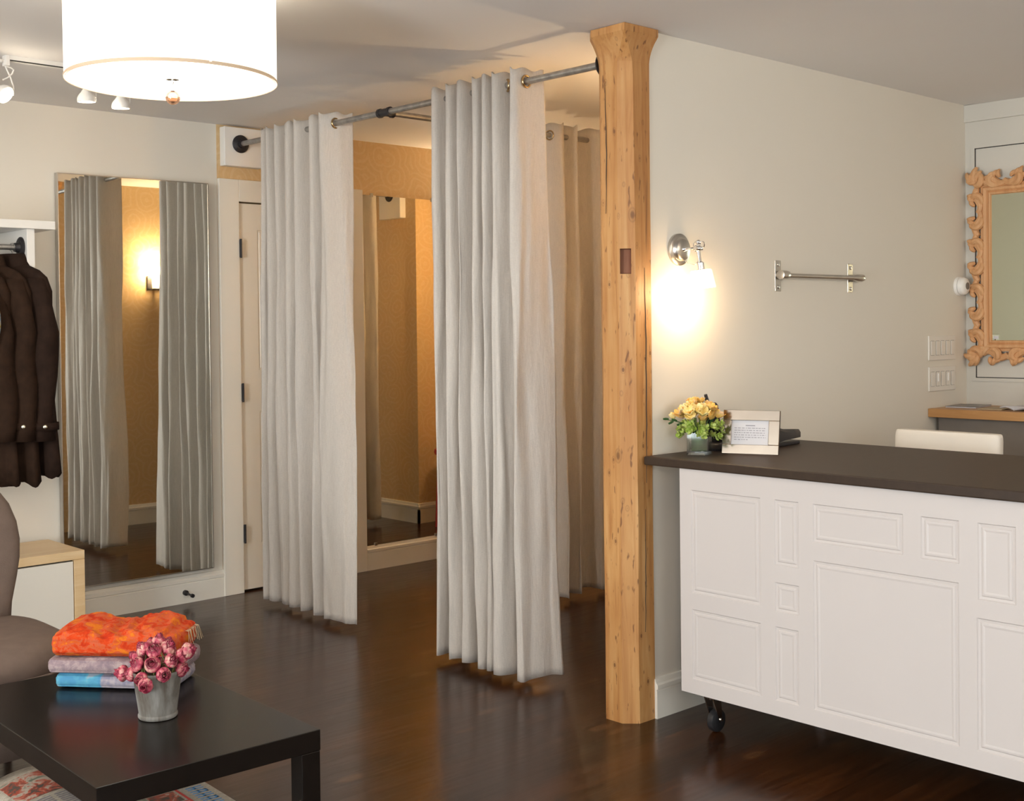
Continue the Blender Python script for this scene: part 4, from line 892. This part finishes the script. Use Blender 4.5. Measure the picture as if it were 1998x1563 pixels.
# ------------------------------------------------------------------ shelf, rail and coats
o = MB().box(0.85, 2.242, 5.39, yB, 1.852, 1.889).build('wall_shelf', 'white', bevel=0.002); tag(o, 'white wall shelf above the hanging coats, left of the tall mirror', 'shelf')
o = MB().box(2.120, 2.155, 5.405, yB, 1.610, 1.852).build('shelf_bracket', 'white', bevel=0.002); tag(o, 'white board bracket under the shelf carrying the dark pipe flange', 'bracket')
ry, rz = 5.472, 1.773
root = thing('clothes_rail', 'dark pipe clothes rail under the white shelf with round black flange', 'rail', (2.120, ry, rz))
MB().tube([(-1.25, 0, 0), (-0.02, 0, 0)], 0.0125, 18).build('pipe', 'steelpipe', root, smooth=True); flange(Vector((0, 0, 0)), (-1, 0, 0), root)

def coat(x, mat, label, zs=1.655, zh=0.74, half=0.225, seed=1, rz_=0.0, sleeve_z=0.88, lean=0.0, shirt=False, hlab=''):
    hg = thing('coat_hanger', label.replace('coat', 'coat hanger', 1) if False else 'black hanger on the pipe rail holding the '+hlab, 'hanger', (x, ry, rz), rz_)
    b = MB(); pts = [(0, 0.004*0, -0.065)]
    hk = [(0, 0.0, -0.075), (0, 0.0, -0.035)]+[(0, 0.0175*math.sin(t)*1.0, -0.0+0.0175*math.cos(t)*1.0) for t in [PI*0.95-k*PI*1.45/10 for k in range(11)]]
    b.tube([Vector(p) for p in hk], 0.0018, 8); b.build('hook', 'chrome', hg, smooth=True)
    b = MB(); b.tube([(0, -0.17, -0.160), (0, -0.12, -0.128), (0, -0.05, -0.084), (0, 0, -0.070), (0, 0.05, -0.084), (0, 0.12, -0.128), (0, 0.17, -0.160)], [0.010, 0.012, 0.013, 0.013, 0.013, 0.012, 0.010], 10)
    b.build('shoulder_bar', 'lining', hg, smooth=True)
    ct = thing('coat', label, 'coat' if not shirt else 'blouse', (x, ry, 0), rz_, 'garments on the pipe rail')
    if shirt: ct.name = 'blouse'
    rnd = random.Random(seed); N = 44
    def ring(z, hw_, th, dx=0, wave=0.0):
        r = []
        for k in range(N):
            a = 2*PI*k/N; cy_ = math.copysign(abs(math.cos(a))**0.75, math.cos(a)); sx = math.copysign(abs(math.sin(a))**0.8, math.sin(a))
            wv = wave*(math.sin(a*5+z*3+seed)*0.6+math.sin(a*9+seed*2+z*5)*0.4)
            nn = 0.008*noise.noise(Vector((a*1.2, z*5, seed*3)))
            r.append(Vector((dx+sx*(th*0.78+wv+nn)+lean*(zs-z), cy_*(hw_+wv*0.7+nn), z)))
        return r
    b = MB(); rings = []
    for t, hw_, th, wv in ((0, 0.055, 0.030, 0), (0.015, 0.085, 0.045, 0), (0.040, 0.150, 0.050, 0), (0.075, 0.195, 0.052, 0.002), (0.14, half*0.90, 0.055, 0.004), (0.30, half*0.92, 0.055, 0.006), (0.45, half*0.88, 0.052, 0.008), (0.6, half*0.90, 0.055, 0.010), (0.75, half*0.97, 0.060, 0.014), (0.9, half*1.02, 0.064, 0.014), (1.0, half*1.06, 0.068, 0.013)):
        z = zs+(zh-zs)*t; rings.append(ring(z+0.0, hw_, th, 0, wv))
    rings[-1] = [v+Vector((0, 0, 0.012*math.sin(k*0.9+seed))) for k, v in enumerate(rings[-1])]
    b.loft(rings); b.build('body', mat, ct, smooth=True, angle=180)
    # collar
    b = MB(); cr = []
    for z, hw_, th in ((zs-0.045, 0.100, 0.054), (zs-0.015, 0.084, 0.052), (zs+0.020, 0.070, 0.046), (zs+0.038, 0.060, 0.040), (zs+0.030, 0.048, 0.030), (zs-0.01, 0.045, 0.026)):
        cr.append(ring(z, hw_, th))
    b.loft(cr); b.build('collar', mat, ct, smooth=True, angle=180)
    # sleeves hang in front of and behind the body, on each end of the shoulders
    for s_ in (-1, 1):
        b = MB(); rg = []
        for t in [i/12 for i in range(13)]:
            z = zs-0.075+(sleeve_z-(zs-0.075))*t; cyy = s_*(0.150+0.068*min(1, t*3)+0.012*math.sin(t*5+seed)); cxx = -0.022-0.030*t+lean*(zs-z)
            r1 = 0.040+0.030*math.sin(min(1, t*2.2)*PI/2); r2 = 0.034+0.022*math.sin(min(1, t*2)*PI/2)
            if t > 0.7: r1 -= 0.010*(t-0.7)/0.3
            rg.append([Vector((cxx+math.sin(a)*(r2+0.005*math.sin(3*a+z*14+seed)), cyy+math.cos(a)*(r1+0.005*math.sin(2*a+z*17+seed)), z)) for a in [2*PI*k/20 for k in range(20)]])
        b.loft(rg); sl = b.build('sleeve', mat, ct, smooth=True, angle=180)
        if s_ == -1 and not shirt:
            zc_ = sleeve_z+0.075; cyy = -0.218+0.012*math.sin(0.9*5+seed); cxx = -0.049+lean*(zs-zc_)
            b = MB(); b.loft([[Vector((cxx+math.sin(a)*(0.059), cyy+math.cos(a)*(0.066), z)) for a in [2*PI*k/24 for k in range(24)]] for z in (zc_-0.028, zc_+0.004)], caps=False); b.build('cuff_strap', mat, sl, smooth=True, solid=0.003)
            for aa in (-2.45,):
                px_, py_ = cxx+math.sin(aa)*0.061, cyy+math.cos(aa)*0.068
                MB().lathe([(0.009, 0), (0.009, 0.003), (0.006, 0.005), (0.002, 0.0055)], 14, Matrix.Translation((px_, py_, zc_-0.012)) @ AX((math.sin(aa), math.cos(aa), 0))).build('snap_button', 'button', sl, smooth=True)
    if not shirt:
        # front placket and lapel facing the rail end (-X side)
        b = MB(); b.grid(lambda a_, t: Vector((-0.061-0.006*math.sin(t*PI)+lean*(zs-(zs-0.08-(zs-0.08-zh)*t)), -0.03+0.055*a_+0.02*t, zs-0.06-(zs-0.06-zh-0.01)*t)), 4, 14)
        b.build('placket', 'lining', ct, smooth=True, solid=0.004)
coat(2.080, 'coat2', 'dark brown coat hanging rightmost on the pipe rail, next to the tall mirror', seed=1, zh=0.775, zs=1.705, half=0.250, sleeve_z=0.93, rz_=0.36, hlab='coat next to the tall mirror')
coat(1.985, 'coat', 'dark brown coat with brass cuff snap hanging in the middle of the rail', seed=2, zh=0.745, zs=1.700, half=0.250, sleeve_z=0.935, rz_=0.40, hlab='middle coat of the three')
coat(1.888, 'coat', 'dark brown coat with brass cuff snap hanging leftmost of the coats on the rail', seed=3, zh=0.755, zs=1.695, half=0.250, sleeve_z=0.94, rz_=0.42, hlab='leftmost dark coat')
coat(1.822, 'shirt', 'pale blue printed blouse hanging on the rail at the very left edge', seed=4, zh=1.15, zs=1.70, half=0.252, sleeve_z=1.33, shirt=True, rz_=0.4, hlab='pale blue blouse')

# ------------------------------------------------------------------ maple cabinet
root = thing('low_cabinet', 'low pale maple cabinet with cream drawer front below the hanging coats', 'cabinet', (2.31, 5.296, 0))
dC = 0.400
MB().box(-1.2, 0, 0, dC, 0.388, 0.426).build('top_board', 'maple', root, bevel=0.0015)
MB().box(-0.048, 0, 0, dC, 0.0, 0.387).build('side_board', 'maple', root, bevel=0.0015)
MB().box(-1.2, -0.0485, 0.02, dC-0.01, 0.03, 0.387).build('carcass', 'dark', root)
MB().box(-0.62, -0.0515, 0.003, 0.021, 0.035, 0.381).build('drawer', 'trim', root, bevel=0.0015)
MB().box(-1.19, -0.624, 0.003, 0.021, 0.035, 0.381).build('drawer', 'trim', root, bevel=0.0015)
o = MB().tube([(0, 0, 0), (0, -0.014, 0), (0, -0.016, 0), (0, -0.070, -0.004), (0, -0.072, -0.004), (0, -0.084, -0.004)], [0.014, 0.014, 0.005, 0.005, 0.010, 0.010], 14).build('door_stop', 'iron', smooth=True, loc=(3.029, yB-0.016, 0.055)); tag(o, 'small black door stop screwed to the white baseboard under the tall mirror', 'door stop')

# ------------------------------------------------------------------ grey slipper chair
root = thing('slipper_chair', 'grey upholstered chair with curved back and skirted seat, behind the coffee table', 'chair', (1.330, 3.955, 0), 0.0)
def sup(rx, ry_, z, e=0.75, n=48, oy=0.0):
    return [Vector((rx*math.copysign(abs(math.cos(a))**e, math.cos(a)), oy+ry_*math.copysign(abs(math.sin(a))**e, math.sin(a)), z)) for a in [2*PI*k/n for k in range(n)]]
b = MB(); b.loft([sup(0.26, 0.27, 0.345), sup(0.290, 0.300, 0.350), sup(0.302, 0.312, 0.372), sup(0.304, 0.314, 0.400), sup(0.292, 0.302, 0.432), sup(0.255, 0.265, 0.455), sup(0.17, 0.18, 0.466), sup(0.05, 0.05, 0.470)])
b.build('seat', 'grey_fabric', root, smooth=True, angle=180)
b = MB(); ring_ = sup(0.306, 0.316, 0.366); b.tube(ring_+[ring_[0]], 0.0045, 8).build('welt', 'grey_fabric', root, smooth=True)
b = MB(); rings = []
for z, s_ in ((0.360, 1.0), (0.25, 1.005), (0.14, 1.02)):
    r_ = sup(0.300*s_, 0.310*s_, z, n=96)
    for k, v in enumerate(r_):
        if k % 24 == 7: v.x *= 0.93; v.y *= 0.93
    rings.append(r_)
b.loft(rings, caps=False); b.build('skirt', 'grey_fabric', root, smooth=True, solid=0.004)
for x in (-0.2, 0.2):
    for y in (-0.2, 0.2): MB().tube([(x, y, 0.34), (x*1.05, y*1.05, 0)], [0.020, 0.012], 10).build('leg', 'blackwood', root, smooth=True)
# balloon back: waist low, bulging above
b = MB(); rings = []
prof = [(0.40, 0.215, 0.045, 0.20), (0.50, 0.228, 0.045, 0.215), (0.58, 0.250, 0.045, 0.23), (0.64, 0.263, 0.046, 0.24), (0.70, 0.268, 0.047, 0.25), (0.76, 0.262, 0.047, 0.26), (0.82, 0.242, 0.046, 0.268), (0.88, 0.202, 0.042, 0.275), (0.93, 0.145, 0.034, 0.28), (0.96, 0.08, 0.022, 0.283), (0.972, 0.03, 0.010, 0.285)]
for z, hw_, th, oy in prof:
    rings.append([Vector((hw_*math.copysign(abs(math.cos(a))**0.8, math.cos(a)), oy+th*math.sin(a)-0.35*(hw_*math.cos(a))**2, z)) for a in [2*PI*k/36 for k in range(36)]])
b.loft(rings); b.build('backrest', 'grey_fabric', root, smooth=True, angle=180)

# ------------------------------------------------------------------ coffee table
ta = math.radians(-1.6)
root = thing('coffee_table', 'black rectangular coffee table with a lower shelf, in the foreground', 'table', (1.632, 2.439, 0), ta)
MB().box(-0.545, 0, 0, 0.91, 0.400, 0.450).build('tabletop', 'blackwood', root, bevel=0.0015)
for x in (-0.544, -0.051):
    for y in (0.001, 0.859): MB().box(x, x+0.050, y, y+0.050, 0, 0.3995).build('leg', 'blackwood', root, bevel=0.0015)
MB().box(-0.540, -0.005, 0.053, 0.857, 0.150, 0.168).build('lower_shelf', 'blackwood', root, bevel=0.0015)
ZT = 0.4505

# folded scarves
def folded(name, mat, loc, rot, L_, W_, H_, seed, label, topfn=None, layers=3, z0=0):
    root = MB(); nu, nv = 64, 28; e = 0.35
    rings = []
    for i in range(nu):
        t = i/(nu-1); x = -L_/2+L_*t; r_ = []
        endf = min(1, (1-abs(2*t-1))/0.10); endf = math.sqrt(max(0.0, 1-(1-endf)**2))*0.92+0.08
        for j in range(nv*2):
            a = 2*PI*j/(nv*2); cy_ = math.copysign(abs(math.cos(a))**e, math.cos(a)); sz = math.copysign(abs(math.sin(a))**0.55, math.sin(a))
            y = cy_*W_/2*(0.55+0.45*endf); h = H_*endf
            n1 = noise.noise(Vector((x*9, y*9, seed)))*0.006+noise.noise(Vector((x*26, y*26, seed+z0+sz)))*0.0025
            top = topfn(x/L_, y/W_) if topfn and sz > -0.2 else 1.0
            z = H_/2+sz*h/2
            if sz > 0: z = H_/2+sz*h/2*top*1.0+n1*1.0
            if abs(sz) < 0.9: y += math.copysign(0.004*math.cos(z/H_*PI*2*layers), y)
            r_.append(Vector((x, y+n1*0.5, max(0.0008, z))))
        rings.append(r_)
    root.loft(rings); o = root.build(name, mat, None, smooth=True, angle=180, loc=loc, rot=(0, 0, rot))
    return tag(o, label, 'scarf', 'folded scarves on the coffee table')
sdir = math.atan2(-0.262, 0.220)
fc = Vector((1.425, 3.085, 0)); nb = Vector((-math.sin(sdir), math.cos(sdir), 0))
cen = fc+nb*0.085
folded('folded_scarf', 'blue', (cen.x-0.006, cen.y+0.006, ZT), sdir, 0.335, 0.170, 0.040, 1, 'blue and lavender folded scarf, bottom of the three stacked on the coffee table')
folded('folded_scarf', 'lilac', (cen.x-0.008, cen.y+0.008, ZT+0.039), sdir, 0.365, 0.185, 0.046, 2, 'pale lilac folded scarf in the middle of the stack of three')
def otop(u_, v_):
    h = 0.9+0.55*math.exp(-((u_+0.30)/0.16)**2)*(0.6+0.8*max(0, v_+0.3))+0.75*math.exp(-((u_-0.27)/0.16)**2)*(0.5+0.9*max(0, v_+0.2))
    h -= 0.45*max(0, -(v_+0.1))*1.0
    h += 0.15*math.sin((u_*1.0+v_*0.9)*30+2*math.sin(u_*6))*(0.5+0.5*math.sin(u_*7+1)) + 0.06*math.sin((u_-v_)*52)
    if u_ > 0.40: h *= 0.75
    return h
o = folded('folded_scarf', 'orange', (cen.x-0.006, cen.y+0.010, ZT+0.084), sdir+0.02, 0.345, 0.185, 0.070, 3, 'bright orange patterned scarf crumpled on top of the stack on the coffee table', otop, 2)
b = MB(); rnd = random.Random(8)
for k in range(16):
    y = 0.0+0.08*k/15; l_ = rnd.uniform(0.012, 0.026); b.tube([(0.160, y, 0.055), (0.170+l_*0.3, y+rnd.uniform(-.006, .006), 0.052), (0.172+l_*0.55, y+rnd.uniform(-.01, .01), 0.040-l_)], 0.0008, 4)
b.build('fringe', 'tan', o)

# zinc pot with dried roses
pc = Vector((1.401, 2.802, ZT))
root = thing('zinc_pot', 'small aged zinc pot holding dried roses on the coffee table', 'pot', tuple(pc))
MB().lathe([(0.038, 0), (0.0455, 0.001), (0.0475, 0.004), (0.0475, 0.009), (0.0455, 0.012), (0.0585, 0.108), (0.0605, 0.112), (0.0605, 0.117), (0.0575, 0.117), (0.0555, 0.108), (0.043, 0.014), (0.003, 0.013)], 40).build('pot', 'zinc', root, smooth=True)
root = thing('rose_bouquet', 'bunch of dried pink roses packed in the small zinc pot', 'flowers', (pc.x, pc.y, ZT+0.008))
root.scale = (0.93, 0.93, 0.96)
rnd = random.Random(21)
def rose(c, d_, size, rnd):
    b = MB(); mt = Matrix.Translation(c) @ AX(d_) @ Matrix.Rotation(rnd.random()*6, 4, 'Z')
    for layer in range(4):
        n = 3+layer; rad = size*(0.16+0.13*layer); hgt = size*(1.10-0.10*layer)
        for k in range(n):
            a0 = 2*PI*(k+0.37*layer)/n; span = 2*PI/n*0.72; fl = rnd.uniform(0.0, 0.22)
            def fn(u_, v_):
                a = a0+(v_-0.5)*2*span; bulge = math.sin(PI*min(1, u_*0.9+0.08)); r_ = rad*(0.35+0.75*bulge)+size*fl*u_*u_*u_
                z = hgt*(u_*0.95+0.05)-size*0.22*(abs(v_-0.5)*2)**2*u_+0.05*size*math.sin(v_*9+a0)
                return mt @ Vector((r_*math.cos(a), r_*math.sin(a), z-size*0.45))
            b.rimgrid(fn, 9, 9)
    o = b.build('rose', ['rose', 'roserim'], root, smooth=True, angle=180, solid=0.0008)
    s_ = MB()
    for k in range(5):
        a0 = 2*PI*k/5
        s_.grid(lambda u_, v_: mt @ Vector(((size*0.10+size*0.50*math.sin(u_*1.4))*math.cos(a0+(v_-0.5)*0.8*(1-u_)), (size*0.10+size*0.50*math.sin(u_*1.4))*math.sin(a0+(v_-0.5)*0.8*(1-u_)), size*(-0.5+0.55*u_))), 4, 3)
    s_.build('sepal', 'sepal', o, smooth=True)
spots = []
for k in range(7):
    a = 2*PI*k/7; spots.append((0.066, a, 0.108+rnd.uniform(-.01, .01), 0.15))
for k in range(7):
    a = 2*PI*(k+0.5)/7; spots.append((0.056, a, 0.142+rnd.uniform(-.006, .006), 0.6))
for k in range(5):
    a = 2*PI*(k+0.2)/5; spots.append((0.034, a, 0.170, 1.2))
spots += [(0.006, 0, 0.186, 4), (0.083, -0.75, 0.160, 0.3), (0.090, 2.5, 0.106, 0.1), (0.088, 3.9, 0.095, 0.0), (0.070, 5.4, 0.15, 0.5)]
for rr, a, z, upz in spots:
    d_ = Vector((math.cos(a), math.sin(a), upz)); rose(Vector((math.cos(a)*rr, math.sin(a)*rr, z)), d_, rnd.uniform(0.029, 0.036), rnd)
b = MB()
for rr, a, z, upz in spots: b.tube([(0.02*math.cos(a), 0.02*math.sin(a), 0.01), (0.035*math.cos(a), 0.035*math.sin(a), 0.09), (rr*0.8*math.cos(a), rr*0.8*math.sin(a), z-0.012)], 0.0017, 6)
b.build('stem', 'sepal', root)

# newspapers on the lower shelf
ZS = 0.1685
root = thing('newspaper', 'folded newspaper with curling colour page lying at the left of the lower shelf', 'newspaper', (1.30, 3.17, ZS), ta+0.05)
b = MB(); b.grid(lambda a, t: Vector((-0.13+0.26*a, -0.17+0.34*t, 0.012+0.030*math.sin(a*PI)**0.7*(0.5+0.5*t))), 16, 10); b.build('pages', 'news', root, smooth=True, solid=0.012)
b = MB(); f_ = lambda a, t: Vector((-0.13+0.26*a, -0.17+0.34*t, 0.0188+0.030*math.sin(a*PI)**0.7*(0.5+0.5*t)))
b.grid(lambda a, t: f_(0.08+0.62*a, 0.42+0.45*t), 10, 8); b.build('printed_photo', 'picink', root, smooth=True)
b = MB()
for c_ in range(3):
    for r_ in range(9):
        a0 = 0.10+c_*0.28; t0 = 0.06+r_*0.036; q = [f_(a0, t0), f_(a0+0.13, t0), f_(a0+0.24, t0), f_(a0+0.24, t0+0.016), f_(a0+0.13, t0+0.016), f_(a0, t0+0.016)]; b.add(q, [(0, 1, 4, 5), (1, 2, 3, 4)])
b.build('text_column', 'ink', root)
root = thing('newspaper', 'flat newspaper with blue headline and red picture box on the right of the lower shelf', 'newspaper', (1.478, 2.86, ZS), ta-0.02)
MB().box(-0.155, 0.145, -0.17, 0.155, 0, 0.010).build('pages', 'news', root, bevel=0.002)
b = MB(); rnd = random.Random(2); x = 0.0
for k in range(9):
    yy = 0.125-k*0.030; zt2 = 0.0104
    b.box(0.080, 0.125, yy-0.005, yy, 0.0098, zt2); b.box(0.080, 0.125, yy-0.019, yy-0.014, 0.0098, zt2); b.box(0.098, 0.104, yy-0.019, yy, 0.0098, zt2)
    if k % 2: b.box(0.118, 0.125, yy-0.019, yy, 0.0098, zt2)
b.build('headline', 'blueink', root)
b = MB(); b.box(0.055, 0.062, -0.13, 0.145, 0.0098, 0.0104).box(-0.12, 0.055, 0.138, 0.145, 0.0098, 0.0104).box(-0.12, 0.055, 0.045, 0.050, 0.0098, 0.0104); b.build('red_rule', 'redink', root)
MB().box(-0.10, 0.048, 0.056, 0.132, 0.0098, 0.0104).build('printed_photo', 'picink', root)
b = MB()
for r_ in range(9): b.box(-0.12+0.018*r_, -0.111+0.018*r_, -0.12, 0.035, 0.0098, 0.0104)
b.build('text_column', 'ink', root)

# red stool deep in the dressing room (only its edge shows in the mirror)
root = thing('red_stool', 'red stool in the dressing room recess, only its edge seen in the mirror', 'stool', (5.60, 4.90, 0), 0.0)
MB().lathe([(0.15, 0.50), (0.165, 0.505), (0.17, 0.52), (0.165, 0.54), (0.12, 0.55), (0.01, 0.552)], 36).build('seat', 'redcloth', root, smooth=True)
for k in range(4):
    a = k*PI/2+0.4; MB().tube([(0.135*math.cos(a), 0.135*math.sin(a), 0.505), (0.16*math.cos(a), 0.16*math.sin(a), 0)], [0.017, 0.014], 12).build('leg', 'redcloth', root, smooth=True)
